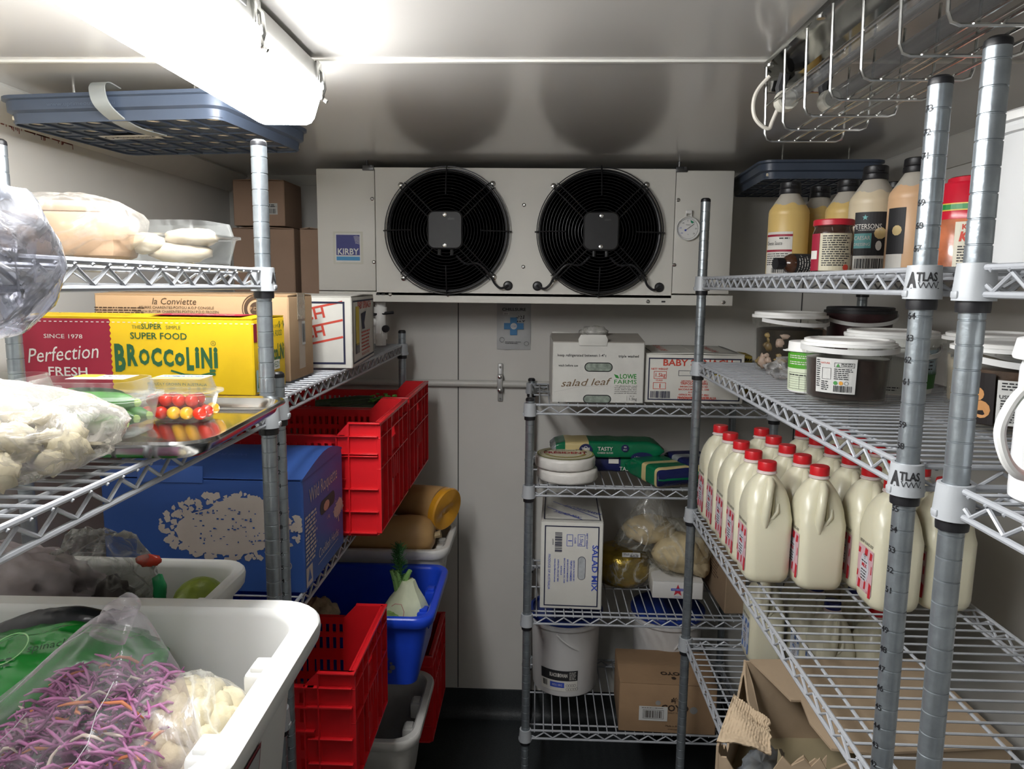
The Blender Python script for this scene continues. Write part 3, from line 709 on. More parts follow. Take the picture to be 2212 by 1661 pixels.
# ------------------------------------------------------------ left front rack, top shelf
t = thing('plastic_bag', 'shiny crumpled clear bag drooping over the near top-left shelf rail', 'bag', (-.44, .52, 1.68))
b = MB(); prof = [(-.085, .006), (-.085, .040), (-.05, .060), (-.005, .066), (.035, .048), (.055, .015), (.062, -.02), (.050, -.05), (.030, -.068), (.008, -.062), (-.001, -.03), (-.0005, .003), (-.03, .004)]
rs = []
for i in range(25):
    u = i / 24; y = -.085 + .19 * u; e = (1 - abs(2 * u - 1) ** 3.2) ** .5 * .95 + .05; row = []
    for j, (x, z) in enumerate(prof):
        for s_ in range(4):
            x2, z2 = prof[(j + 1) % len(prof)]; q = s_ / 4; X = x + (x2 - x) * q; Z = z + (z2 - z) * q
            cx_, cz_ = -.012, .012; X = cx_ + (X - cx_) * e; Z = cz_ + (Z - cz_) * (e if Z > .01 or X > .0 else 1)
            nv = noise.noise(Vector((X * 30, y * 26, Z * 30))); nv2 = abs(noise.noise(Vector((X * 55 + 4, y * 50, Z * 50))))
            f = .010 * nv - .008 * nv2
            g = max(0, X) * 8; X += f * min(1, g + .2); Z += f * (.6 if Z > .02 else .15)
            row.append((X, y, Z))
    rs.append(row)
b.rings(rs); b.build('bag_film', film('shiny_bag_film', (.8, .8, .84), .30, .5, .07, .5, 11, (.30, .31, .34), 1.), t, sharp=180)
b = blob((-.015, .0, .026), .034, (.9, 1.6, .6), 18, .2, 3, 5); b.build('grey_wrap', mat('grey_foil', (.16, .16, .19), .25, .7, .3, 30), t)
# bread in a bag
t = thing('plastic_bag', 'clear bag holding a pale tofu block on the top-left shelf', 'bag', (-.672, 1.03, D1))
b = blob((0, 0, .047), .105, (1.06, .85, .48), 34, .10, 2.2, 2, .035, flat=.9); b.build('bag_film', film('soft_bag_film', (.95, .94, .92), .10, .5, .15, .28, 9, (.30, .285, .26), .8), t, sharp=180)
t2 = thing('tofu_block', 'pale brown soft block inside the clear bag on the top-left shelf', 'food', (-.655, 1.02, D1 + .006), .12)
b = MB(); b.rbox(-.085, .075, -.045, .045, 0, .062, .012); b.build('block', mat('pale_brown_food', (.30, .20, .125), .6, 0, .12, 25, .3, 30), t2)
b = MB(); b.rbox(-.035, .06, -.03, .035, .062, .078, .007); b.build('slice', mat('pale_crust', (.42, .31, .22), .6, 0, .12, 25), t2)
t = thing('plastic_bag', 'knotted milky bag standing at the far top left by the wall', 'bag', (-.865, 1.06, D1))
b = blob((0, 0, .055), .075, (.9, 1.2, .75), 24, .25, 2.5, 9, .05, flat=.95); b.tube([(-.02, 0, .10), (.01, -.01, .125), (.06, -.03, .105), (.10, -.05, .085)], .02, 10, rr_=[.02, .022, .014, .005]); b.build('bag_film', HAZY, t, sharp=180)
# tub of raw chicken
def clam(name, label, loc, w, d, h, rz=0, lid=True, group=None, film_m=None):
    t = thing(name, label, 'food container', loc, rz, group); film_m = film_m or PET
    b = MB(); b.rings([rr(w - .03, d - .03, .02, 0, 5), rr(w - .012, d - .012, .025, h * .62, 5), rr(w, d, .028, h * .64, 5), rr(w, d, .028, h * .66, 5), rr(w - .014, d - .014, .024, h * .66, 5), rr(w - .032, d - .032, .019, .003, 5)]); b.build('container_base', film_m, t)
    if lid:
        b = MB(); b.rings([rr(w, d, .028, h * .67, 5), rr(w, d, .028, h * .70, 5), rr(w - .016, d - .016, .025, h * .71, 5), rr(w - .026, d - .026, .022, h, 5), rr(w - .03, d - .03, .02, h, 5), rr(w - .020, d - .020, .024, h * .70, 5)], close=False, c0=False); b.build('container_lid', film_m, t)
    return t
clam('food_container', 'clear plastic tub of raw chicken fillets on the top-left shelf', (-.548, 1.085, D1), .175, .13, .062, -.08)
CH = mat('raw_chicken', (.36, .30, .22), .35, 0, .12, 22, .25, 25, coat=.4)
for i, (x, y, z, rx, sx, lb) in enumerate(((-.535, 1.085, .018, .1, 1.5, 'long raw chicken fillet lying at the bottom of the clear tub'), (-.575, 1.07, .030, 1.2, 1.0, 'short raw chicken fillet at the left of the clear tub'), (-.52, 1.09, .040, .2, 1.3, 'raw chicken fillet lying on top in the clear tub'))):
    b = blob((0, 0, 0), .030, (sx, .85, .5), 20, .25, 2, i + 3); o = b.build('chicken_fillet', CH, None, (x, y, D1 + z - .0), (0, 0, rx), 180); tag(o, lb, 'meat', 'chicken fillets in the clear tub')

# ------------------------------------------------------------ left front rack, middle shelf: steel tray and produce
t = thing('steel_tray', 'shallow steel tray overhanging the left middle shelf', 'tray', (-.582, .955, D2_), .05)
b = MB(); w, d = .40, .345
b.rings([rr(w - .04, d - .04, .03, 0, 6), rr(w - .026, d - .026, .036, .006, 6), rr(w - .016, d - .016, .04, .019, 6), rr(w - .002, d - .002, .045, .021, 6), rr(w, d, .046, .018, 6), rr(w + .001, d + .001, .046, .020, 6), rr(w - .002, d - .002, .045, .0235, 6),
         rr(w - .018, d - .018, .04, .0215, 6), rr(w - .030, d - .030, .035, .008, 6), rr(w - .044, d - .044, .03, .003, 6)]); b.build('tray_pan', mat('brushed_steel', (.55, .54, .52), .16, 1, .1, 40), t)
TZ = D2_ + .0035
def ptext(t, f, build, mats, name='label'):
    P = Print(f); build(P); return P.build(name, mats, t)
LBLW = mat('paper_label', (.52, .52, .50), .6, 0, .03)
t = clam('food_container', 'clear punnet of cherry tomatoes on the steel tray', (-.515, 1.03, TZ), .105, .085, .062, .05)
ptext(t, fT(.062), lambda P: (P.rect(-.038, -.022, .036, .024, 0, 1), P.text('TOMATOES', 0, .002, .010, 1, 2, w=.06, bold=.02), P.rect(-.036, -.018, .034, -.006, 2, 2)), [LBLW, mat('label_blue', (.05, .15, .4), .5), mat('label_gold', (.6, .5, .15), .5)])
TR = mat('tomato_red', (.62, .03, .012), .22, 0, .08, 30, coat=.3); TY = mat('tomato_yellow', (.80, .42, .03), .22, 0, .08, 30, coat=.3)
tm = []; rn = random.Random(12)
for lay in range(2):
    for i in range(5):
        for j in range(3 if lay == 0 else 2): tm.append((-.556 + i * .0188 + (.004 if lay else 0), 1.008 + j * .021 + (.009 if lay else 0), TZ + .0135 + lay * .017))
for k, (x, y, z) in enumerate(tm[:23]):
    yel = k in (1, 6, 9, 14, 20)
    b = MB(); b.sphere((0, 0, 0), .0098, 14, sq=(1, 1, .95)); o = b.build('cherry_tomato', TY if yel else TR, None, (x, y, z))
    tag(o, 'small yellow cherry tomato in the clear punnet' if yel else 'small red cherry tomato in the clear punnet', 'tomato', 'yellow cherry tomatoes in the punnet' if yel else 'red cherry tomatoes in the punnet')
def cucumber(x, y, z, L, rx, lb, r=.014, c=None):
    t = thing('cucumber', lb, 'vegetable', (x, y, z), rx, 'baby cucumbers in clear boxes')
    pts = [(L * (k / 9 - .5), .006 * sin(k * .35), 0) for k in range(10)]; b = MB(); b.tube(pts, r, 14, rr_=[r * q for q in (.35, .75, .93, 1, 1, 1, .98, .93, .75, .35)])
    b.build('fruit', mat('cucumber_green', (.035, .12, .022), .35, 0, .3, 45, .2, 90), t)
    b = MB(); b.sphere((L * .5, .0, 0), r * .42, 8); b.build('stem_end', mat('pale_green', (.30, .42, .12), .5), t)
t = clam('food_container', 'clear box of baby cucumbers on the steel tray, in front of the tomatoes', (-.585, .93, TZ), .155, .115, .072, .08)
ptext(t, fT(.072), lambda P: (P.rect(-.03, -.01, .045, .035, 0, 1), P.rect(-.03, .010, .0, .035, 1, 2), P.lines(.005, .028, .042, 4, .006, .002, 2)), [LBLW, mat('label_yellow', (.75, .6, .03), .5), INK])
for i, (x, y, z, L, a) in enumerate(((-.585, .895, .018, .115, .08), (-.59, .93, .018, .115, .1), (-.585, .962, .018, .11, .02), (-.575, .91, .043, .11, .16), (-.60, .945, .043, .105, .02))):
    cucumber(x, y, TZ + z, L, a, ['front baby cucumber lying low in the clear box', 'middle baby cucumber on the bottom of the clear box', 'rear baby cucumber on the bottom of the clear box', 'upper front baby cucumber in the clear box', 'upper rear baby cucumber in the clear box'][i])
t = clam('food_container', 'clear salad box left of the cucumbers on the steel tray', (-.722, .95, TZ), .10, .14, .070, .06)
b = blob((0, 0, .024), .04, (.9, 1.4, .45), 20, .3, 4, 3, .08); b.build('herb_leaves', mat('mixed_leaf', (.18, .26, .09), .6, 0, .4, 60), t)
# big bag of cut cauliflower / slaw
t = thing('plastic_bag', 'large clear bag of cut cauliflower at the near end of the left middle shelf', 'bag', (-.605, .735, D2_))
bagf = lambda c, r, sq, n, am, fr, sd, rg, fl=.9: blob(c, r, sq, n, am, fr, sd, rg, flat=fl)
b = bagf((.005, 0, .044), .122, (1.22, 1.0, .43), 48, .10, 1.8, 6, .045)
b.build('bag_film', film('wrinkled_bag_film', (.95, .94, .92), .24, .6, .08, .35, 16, (.50, .48, .45), 1.), t, sharp=180)
o = MB(); rn = random.Random(3)
for k in range(95):
    a = rn.uniform(0, 2 * PI); q = rn.random() ** .5; x, y = .112 * q * cos(a), .095 * q * sin(a); z = .006 + rn.random() * (.064 * (1 - q * q) ** .6); off = Vector((k, 0, 0))
    o.sphere((x, y, z + .008), rn.uniform(.010, .019), 14, 0, f=lambda d: 1 + .35 * noise.noise(d * 2.4 + off))
o = o.build('cauliflower_pieces', mat('cauliflower_cream', (.55, .50, .36), .7, 0, .15, 40, .3, 120), None, (-.605, .735, D2_), None, 180); tag(o, 'cut cauliflower pieces filling the large clear bag on the left middle shelf', 'cauliflower', kind='stuff')
P = Print(lambda u, v, l: (u - .02, v - .02, .093 - .9 * (u - .0) ** 2 / .2 - 1.1 * (v) ** 2 / .2 + .001 * l))
P.rect(-.08, .01, -.035, .05, 0, 1, 6); P.rect(-.03, .02, .03, .04, 1, 1, 6); P.build('printed_label', [mat('label_pale_blue', (.25, .33, .6), .4), mat('label_green', (.12, .5, .12), .4)], t)
# dark items behind, far left
t = thing('plastic_bag', 'dark netted bag at the far left edge beneath the shiny bag', 'bag', (-.80, .90, D2_)); 
b = blob((0, 0, .075), .07, (.7, 1.1, 1.0), 26, .2, 3, 8, .05, flat=.95); b.build('bag_film', mat('dark_print_film', (.05, .05, .06), .25, 0, .6, 30, .5, 40), t, sharp=180)

# ------------------------------------------------------------ left front rack, lower shelf: tubs
T1 = (-.6, .745, D3)
t = tub('food_tub', 'large white plastic tub at the near left, rim overhanging the shelf', T1, .645, .42, .312, TUBW, .02, r=.05, rim=.032, fl=.115)
ptext(t, lambda u, v, l: (.2915 - .029 * (1 - v / .278) + .001 * l, u, v), lambda P: (P.rect(-.15, .045, .02, .225, 0, 1), P.rect(-.145, .05, .015, .22, 1, 2), P.text('K', -.03, .12, .03, 2, 3, rot=60), P.lines(-.13, .19, .0, 7, .02, .006, 2, 3)), [mat('label_maroon', (.2, .03, .04), .5), mat('label_grey', (.35, .35, .36), .5), INK], 'printed_label')
tub('food_tub', 'shallower white tub holding limes, behind the large white tub', (-.715, 1.075, D3), .475, .205, .282, TUBW, 0, r=.03, rim=.018)
LIME = mat('lime_skin', (.15, .20, .015), .4, 0, .25, 50, .2, 150)
def lime(x, y, z, lb, r=.032):
    t = thing('lime', lb, 'fruit', (x, y, z), random.random() * 3, 'limes in the shallow white tub')
    b = MB(); b.sphere((0, 0, 0), r, 18, sq=(1.15, 1, 1), f=lambda d: 1 + .10 * max(0, abs(d.x) - .85) * 5); b.build('fruit', LIME, t)
    b = MB(); b.sphere((r * 1.2, 0, 0), r * .15, 8); b.build('stem_scar', mat('lime_scar', (.3, .3, .1), .7), t)
for q in ((-.54, 1.10, D3 + .243, 'largest green lime at the right end of the white tub', .036), (-.61, 1.08, D3 + .185, 'lime peeping up in the middle of the tub', .033), (-.72, 1.10, D3 + .19, 'dull lime at the left beside the clear bags', .033),
          (-.56, 1.06, D3 + .14, 'lime under the largest lime', .033), (-.64, 1.12, D3 + .14, 'lime at the back wall of the tub', .033)): lime(*q)
t = thing('plastic_bag', 'greyish veiled bag heaped on the left of the shallow white tub', 'bag', (-.86, 1.07, D3 + .25))
b = blob((0, 0, .0), .135, (1.25, .75, .62), 60, .16, 2, 4, .075); b.build('bag_film', mat('grey_net_bag', (.25, .215, .22), .45, 0, .25, 25, .9, 14), t, sharp=180)
t = thing('plastic_bag', 'clear crinkled bag with red and green print standing against the blue box', 'bag', (-.705, 1.105, D3 + .25))
b = blob((0, 0, .03), .07, (1.3, .6, 1.0), 34, .25, 2.5, 14, .10); b.build('bag_film', film('dark_clear_film', (.85, .85, .83), .06, .5, .1, .35, 14, (.4, .4, .38), 1), t, sharp=180)
b = blob((.082, .0, .055), .020, (1.0, .4, .5), 14, .3, 3, 2, .1); b.build('red_corner', mat('red_film', (.5, .05, .03), .2), t, sharp=180)
b = blob((.098, .0, .005), .018, (.6, .5, 1.5), 14, .3, 3, 5, .15); b.build('green_corner', mat('green_film', (.02, .25, .09), .2, 0, .3, 30), t, sharp=180)
b = blob((-.06, .0, .0), .05, (1, .6, .9), 16, .3, 3, 6, .1); b.build('green_panel', mat('dark_green_film', (.015, .12, .03), .25, 0, .3, 30), t, sharp=180)
b = blob((.035, -.02, -.01), .042, (.7, .6, 1.1), 16, .3, 3, 16, .1); b.build('dark_contents', mat('dark_contents', (.03, .022, .02), .4, 0, .4, 30), t, sharp=180)
# green spinach bag, slaw bag, cauliflower bag inside the big tub
GR = mat('green_bag_film', (.008, .20, .022), .2, 0, .25, 14, .8, 22, coat=.4)
t = thing('plastic_bag', 'glossy green and black produce bag lying in the large white tub', 'bag', (-.635, .835, D3 + .250), .12)
b = blob((0, 0, 0), .15, (1.12, .52, .42), 40, .10, 2.2, 11, .05); TM = Matrix.Rotation(-.16, 4, 'Y'); b.v = [tuple(TM @ Vector(v)) for v in b.v]; b.build('bag_film', GR, t, sharp=180)
b = blob((.01, .050, .040), .085, (1.0, .25, .38), 30, .08, 2.2, 12, .02); b.v = [tuple(TM @ Vector(v)) for v in b.v]; b.build('black_panel', mat('black_film', (.008, .009, .012), .25, 0, .3, 20, .6, 20), t, sharp=180)
P = Print(lambda u, v, l: (u + .03, -.035 + v * .8, .068 + u * .14 - abs(u) * .08 + v * .45 + .0015 * l)); P.text('spinach', .02, -.01, .011, 0, 1, rot=8); P.ring(-.03, .0, .024, .0015, 1, 1); P.lines(-.10, -.02, -.01, 3, .009, .003, 0); P.build('bag_print', [mat('dark_green_ink', (.003, .05, .01), .4), mat('lime_ink', (.25, .5, .2), .4)], t)
t = thing('plastic_bag', 'clear peaked bag of purple slaw in the large white tub', 'bag', (-.50, .63, D3 + .262))
rs = []; top = Vector((.035, .13, .11))
for i in range(22):
    u = i / 21; row = []
    w_ = (.165 * (1 - u) ** .85 + .018) * (.55 + .45 * min(1, u * 6)); cx_ = top.x * u; cy_ = top.y * u; z = -.095 + (.215) * u
    for k in range(40):
        a = 2 * PI * k / 40; p = Vector((cos(a), sin(a), 0)); q = 1 + .10 * noise.noise(p * 2.2 + Vector((0, 0, z * 9))) - .07 * abs(noise.noise(p * 6 + Vector((3, 0, z * 5))))
        row.append((cx_ + p.x * w_ * q * 1.1, cy_ + p.y * w_ * q * .85, z + .008 * noise.noise(p * 4 + Vector((0, 5, z * 20)))))
    rs.append(row)
b = MB(); b.rings(rs)
for k, a in enumerate((3.6, 4.3, 5.1)):  # thin pale threads drawn in for the highlights along the bag's creases
    pts = []
    for i in range(1 + k % 3, 21 - (k * 5) % 7):
        q_ = (a + .16 * sin(i * .35 + k) + .05 * sin(i * 1.3 + k * 2)) % (2 * PI); kk = int(q_ / (2 * PI) * 40) % 40; f_ = q_ / (2 * PI) * 40 % 1; pts.append(Vector(rs[i][kk]).lerp(Vector(rs[i][(kk + 1) % 40]), f_))
    w = MB(); w.tube(pts, .0005, 5); w.build('crease_highlight', film('crease_highlight_film', (.95, .95, .95), .45, .3, .05, .0, 10, (.75, .74, .75), 0), t, sharp=180)
b.tube([(top.x - .01, top.y - .01, .095), (top.x + .0, top.y, .12), (top.x + .015, top.y, .135)], .02, 12, rr_=[.02, .018, .012]); b.build('bag_film', film('slaw_bag_film', (.97, .95, .97), .05, .45, .06, .13, 7, (.5, .49, .5), 1.), t, sharp=180)
o = MB(); rn = random.Random(21); 
for k in range(1250):
    a = rn.uniform(0, 2 * PI); u = rn.random() ** 1.3; z = -.085 + .125 * u; q = rn.random() ** .4; Rr = (.150 * (1 - u * .62) ** .85)
    x, y = top.x * u * .62 + Rr * q * cos(a) * 1.02, top.y * u + Rr * q * sin(a) * .78
    L = rn.uniform(.012, .026); a2 = rn.uniform(0, 6.3); cu = rn.uniform(.2, 1.5); e = rn.uniform(-.6, .6); pts = []
    for s_ in range(5): th = a2 + cu * (s_ - 2) * .8; pts.append((x + L * .5 * (s_ - 2) * cos(a2) * .7 + .006 * sin(th), y + L * .5 * (s_ - 2) * sin(a2) * .7, z + L * .3 * (s_ - 2) * e + .005 * cos(th * 2)))
    o.tube(pts, .0022, 5, (0 if k % 5 else 3) if k % 9 else (1 if k % 2 else 2), rr_=[.0008, .0018, .0022, .0018, .0008])
o.join(blob((.01, .03, -.078), .10, (1.25, .95, .62), 56, .25, 5, 5, .10), mo=3); o = o.build('shredded_slaw', [mat('purple_cabbage', (.44, .14, .33), .45, 0, .45, 40), mat('carrot_shred', (.65, .20, .06), .5), mat('pale_shred', (.6, .52, .42), .5), mat('deep_purple_cabbage', (.20, .05, .15), .6, 0, .6, 60, .8, 60)], None, (-.50, .63, D3 + .262), None, 180); tag(o, 'shredded purple cabbage and carrot filling the clear bag in the white tub', 'slaw', kind='stuff')
t = thing('plastic_bag', 'clear bag with a cauliflower at the right end of the white tub', 'bag', (-.398, .765, D3 + .152))
b = blob((0, 0, .072), .078, (1.0, 1.0, .98), 36, .06, 2, 3, .03, flat=.93); b.build('bag_film', film('tight_bag_film', (.98, .97, .94), .06, .45, .08, .35, 9, (.85, .84, .78), .7), t, sharp=180)
o = MB(); cauli(o, (0, 0, .068), .070, 64, 3, up=.2); o = o.build('cauliflower', mat('cauliflower_white', (.58, .52, .36), .75, 0, .12, 60, .4, 150), None, (-.398, .765, D3 + .152), None, 180); tag(o, 'cream cauliflower head inside the clear bag in the large white tub', 'vegetable')

# ------------------------------------------------------------ left back rack, top deck
A = 1.4545
YEL = mat('yellow_card', (.72, .47, .005), .55, 0, .04, 10); MAR = mat('maroon_print', (.30, .012, .035), .55); GRN = mat('dark_green_print', (.02, .10, .035), .6); WHI = mat('white_print', (.65, .63, .58), .6); YPR = mat('yellow_print', (.72, .47, .005), .55)
w, d, h = .435, .150, .137
t = carton('broccolini_box', 'yellow and maroon BROCCOLINI box on the left back rack', (-.72, 1.353, A), w, d, h, YEL, math.radians(-1.5), gap='x')
def pf(P):
    P.poly([(-w / 2 + .001, .001), (-w / 2 + .172, .001)] + [(-w / 2 + .172 + (.003 if k % 2 else 0), .001 + (h - .004) * k / 26) for k in range(27)] + [(-w / 2 + .001, h - .003)], 0, 1)
    x = -w / 2 + .085
    P.text('SINCE 1978', x, .098, .0075, 2, 2, w=.073); P.text('Perfection', x - .004, .058, .026, 2, 2, w=.135, shear=.25, rot=5); P.text('FRESH', x + .004, .030, .016, 2, 2, w=.075, bold=.01)
    c = .045; P.text('THE', c - .040, .117, .0065, 1, 2); P.text('SUPER', c - .012, .117, .0095, 1, 2, bold=.015); P.text('SIMPLE', c + .028, .117, .0065, 1, 2)
    P.text('SUPER FOOD', c, .099, .0115, 1, 2, w=.105, bold=.015)
    x = c - .084
    for ch, sz, dy, wd in (('B', .046, -.006, .021), ('R', .036, .004, .020), ('O', .026, .006, .020), ('C', .030, .004, .020), ('C', .028, .004, .019), ('o', .030, .006, .018), ('L', .038, -.002, .014), ('i', .036, .003, .008), ('N', .034, .002, .021), ('i', .036, .003, .008)):
        P.text(ch, x, .048 + dy, sz, 1, 2, al='l', w=wd, bold=.045); x += wd + .0025
    P.ring(c + .10, .093, .0045, .0008, 1, 2); P.text('R', c + .10, .091, .004, 1, 2)
    P.stroke([(c + .02, .043), (c + .045, .036), (c + .075, .035), (c + .095, .040)], .0035, 1, 2)
    for k in range(6): P.disc(c + .094 + .003 * (k % 3), .038 + .005 * (k // 3) * 1.2, .0028, 1, 3, 8)
    P.text('PROUDLY GROWN IN AUSTRALIA', c + .03, .016, .005, 1, 2); 
    for k in range(45): P.rect(-w / 2 + .012 + k * .0098, h - .0095, -w / 2 + .017 + k * .0098, h - .0080, 2, 3)
ptext(t, fF(d), pf, [MAR, GRN, WHI], 'print')
ptext(t, fR(w), lambda P: (P.rect(-.073, .095, -.058, .128, 0, 1), P.text('SUPER FOOD', .022, .100, .011, 1, 2, w=.075, bold=.01), P.text('SUPER SIMPLE', .022, .116, .006, 1, 2), P.text('BROCcoLiNi', .015, .055, .030, 1, 2, w=.105, bold=.03), P.rect(-.015, .037, .042, .055, 2, 3), P.text('HAVED!', .013, .041, .011, 1, 4), P.text('\u2191\u2191', .055, .112, .016, 1, 2), P.rect(-.068, .005, -.045, .045, 3, 2), P.poly([(-.064, .012), (-.049, .012), (-.0565, .038)], 1, 3), P.lines(-.03, .022, .06, 2, .010, .004, 1)), [MAR, GRN, WHI, mat('pale_blue_print', (.3, .45, .45), .5)], 'print')
ptext(t, fT(h + .004), lambda P: (P.rect(.02, -.06, .19, .01, 0, 1), P.text('Perfection', .11, -.03, .02, 1, 2, rot=180), P.text('BROCcoLiNi', -.10, -.03, .02, 2, 2, rot=180)), [MAR, WHI, GRN], 'print')
w, d, h = .40, .155, .175
t = carton('butter_box', 'plain brown French butter carton behind the yellow box', (-.705, 1.54, A), w, d, h, mat('tan_card', (.42, .28, .16), .8, 0, .06, 10, .2, 40), 0, gap='x', tape=True)
ptext(t, fF(d), lambda P: (P.text('la Conviette', -.035, .155, .013, 0, 2, shear=.2), P.text("BEURRE CHARENTES-POITOU A.O.P CONGEL\u00c9", -.03, .146, .0052, 0, 2), P.text('FRENCH BUTTER CHARENTES-POITOU P.D.O FROZEN', -.03, .138, .005, 0, 2), P.text('Produit en France / Product of France', -.03, .128, .004, 0, 2), P.text('3kg / 105.8 oz', .08, .128, .0062, 0, 2),
       P.lines(-.20, .146, -.09, 5, .005, .0024, 0, 2), P.ring(.135, .148, .030, .0018, 0, 2), P.ring(.135, .148, .026, .007, 0, 2), P.disc(.135, .148, .014, 0, 2), P.text('P.D.O.', .135, .145, .007, 1, 3)), [mat('brown_ink', (.06, .035, .02), .7), mat('tan_ink', (.42, .28, .16), .7)], 'print')
ptext(t, fR(w), lambda P: (P.rect(-.02, .02, .02, .172, 1, 1), P.rect(.0, .07, .022, .12, 2, 2), P.barcode(.002, .075, .02, .115, 0, 3)), [INK, mat('tape_brown', (.30, .23, .17), .35), LBLW], 'print')
w, d, h = .40, .335, .170
t = carton('vegetable_box', 'white carton with red diagonal bands on the left back rack', (-.652, 1.865, A), w, d, h, WCARD, math.radians(4), gap='x')
RINK = mat('red_ink', (.55, .06, .035), .6); NINK = mat('navy_ink', (.012, .014, .045), .6)
def sp(P):
    P.frame(-w / 2 + .008, .010, w / 2 - .016, h - .012, .0045, 1, 2)
    for c in (.128, .085, .045): 
        a = .25; P.stroke([(-w / 2 + .04, c - .045), (w / 2 - .021, c + .03)], .005, 0, 1)
    P.text('SPINACH', .06, .105, .024, 0, 2, rot=12, bold=.02, w=.16); P.text('SPINACH', .06, .062, .024, 0, 2, rot=12, bold=.02, w=.16)
ptext(t, fF(d), sp, [RINK, NINK], 'print')
ptext(t, fR(w), lambda P: (P.frame(-.155, .008, .155, .160, .004, 1, 2), P.text('BABY SPINACH', .01, .138, .018, 0, 2, w=.20, bold=.02), P.rect(-.12, .05, -.075, .145, 2, 3), P.poly([(-.045, .125), (.03, .13), (.0, .10), (.01, .085), (-.03, .085)], 1, 3), P.barcode(-.13, .03, -.07, .055, 1, 3), P.lines(-.04, .075, .10, 6, .009, .004, 0), P.text('PRODUCE OF AUSTRALIA', .02, .018, .007, 0, 2)), [RINK, NINK, mat('yellow_sticker', (.65, .5, .02), .5)], 'print')
# cartons high in the back left corner
for nm, loc, w_, d_, h_, lb in (('carton', (-.885, 2.43, A), .20, .17, .372, 'brown carton at the bottom left of the corner stack'), ('carton', (-.735, 2.43, A), .062, .17, .372, 'narrow brown carton beside the cooling unit in the corner stack'), ('carton', (-.895, 2.43, A + .3795), .165, .17, .142, 'brown carton on top of the corner stack near the ceiling')):
    t = carton(nm, lb, loc, w_, d_, h_, mat('dim_brown_card', (.30, .20, .14), .85, 0, .1, 9), 0, 'brown cartons in the back corner', gap='y', tape=nm and w_ > .1)
    if w_ > .1: ptext(t, fF(d_), lambda P: (P.rect(.0, h_ * .25, .06, h_ * .25 + .035, 0, 1), P.barcode(.004, h_ * .25 + .003, .056, h_ * .25 + .018, 1, 2), P.lines(.004, h_ * .25 + .028, .056, 2, .005, .003, 1)), [mat('dull_label', (.45, .45, .43), .6), INK])
# ------------------------------------------------------------ left back rack, second deck
Bz = 1.0485
w, d, h = .40, .285, .232
BCARD = mat('blue_card', (.03, .085, .30), .5, 0, .06, 8)
t = thing('rocket_box', 'blue Wild Roquette box with a white tree on the left back rack', 'box', (-.652, 1.500, Bz))
b = MB(); b.rings([rr(w, d, .003, 0, 1), rr(w, d, .003, h - .02, 1), rr(w - .002, d, .003, h - .004, 1)]); b.build('carton_body', BCARD, t)
b = MB(); rs = []
for i in range(9): 
    u = i / 8; y = -d / 2 + d * u; z = h - .004 + .030 * sin(PI * u) * (.5 + .5 * u) ; rs.append([(-w / 2, y, h - .006), (w / 2, y, h - .006), (w / 2, y, z + .002), (-w / 2, y, z + .002)])
b.rings(rs); b.build('lid', BCARD, t)
b = MB(); b.rings([rr(.13, .004, .0018, h - .012, 2, -.06, -d / 2 - .001), rr(.13, .004, .0018, h + .020, 2, -.06, -d / 2 + .003)]); b.build('lock_tab', BCARD, t)
def tree(P, cx, cy, s, mi, rn, n=150):
    P.poly([(cx - .02 * s, cy - .5 * s), (cx + .10 * s, cy - .5 * s), (cx + .02 * s, cy - .2 * s), (cx + .03 * s, cy + .1 * s), (cx - .03 * s, cy + .1 * s), (cx - .03 * s, cy - .25 * s)], mi, 1)
    P.disc(cx - .05 * s, cy, .26 * s, mi, 1, 16, 2.1); P.disc(cx + .15 * s, cy + .1 * s, .28 * s, mi, 1, 14, 1.6)
    for k in range(n):
        a = rn.uniform(0, 2 * PI); q = rn.uniform(.85, 1.25); x, y = cx + .62 * s * q * cos(a), cy + .05 * s + .30 * s * q * sin(a); r = rn.uniform(.015, .04) * s
        P.poly([(x + r * cos(a + j) * rn.uniform(.5, 1.6), y + r * sin(a + j) * rn.uniform(.5, 1.6)) for j in (0, 1.3, 2.6, 3.9, 5.2)], mi, 1)
    for k in range(n // 3): x, y = cx + rn.uniform(-.4, .5) * s, cy + rn.uniform(-.15, .25) * s; P.rect(x, y, x + rn.uniform(.01, .03) * s, y + rn.uniform(.006, .02) * s, 1, 3)
TANP = mat('stone_print', (.48, .42, .37), .6)
ptext(t, fF(d), lambda P: (tree(P, .055, .122, .185, 0, random.Random(5), 260), P.text('Wild Roquette', -.05, .025, .026, 0, 2, w=.2), P.text('Coolibah Herbs', -.03, .045, .019, 0, 2, w=.2), P.ring(.165, .055, .010, .0015, 0, 2), P.text('R', .165, .050, .010, 0, 2), P.poly([(.152, .11), (.166, .13), (.160, .12), (.168, .11), (.158, .10)], 0, 2)), [TANP, BCARD], 'print')
ptext(t, fR(w), lambda P: (P.text('Wild Roquette', -.005, .170, .030, 0, 2, w=.20), P.rect(-.02, .120, .06, .150, 2, 1), P.disc(-.02, .135, .015, 2, 1), P.disc(.06, .135, .015, 2, 1), P.disc(.01, .132, .011, 3, 2, 10, 2), tree(P, .10, .095, .06, 0, random.Random(8), 60), P.lines(-.135, .145, -.06, 12, .0085, .005, 0), P.text('Coolibah Herbs', .02, .035, .020, 0, 2, w=.15, shear=.2), P.stroke([(-.06, .025), (.09, .028)], .0015, 0, 2), P.rect(-.135, .005, -.095, .045, 0, 1), P.poly([(-.127, .015), (-.103, .015), (-.115, .040)], 1, 2), P.text('1.5kg', .02, .100, .008, 0, 2)), [TANP, BCARD, DARKG, mat('leaf_in_bag', (.28, .30, .22), .3)], 'print')
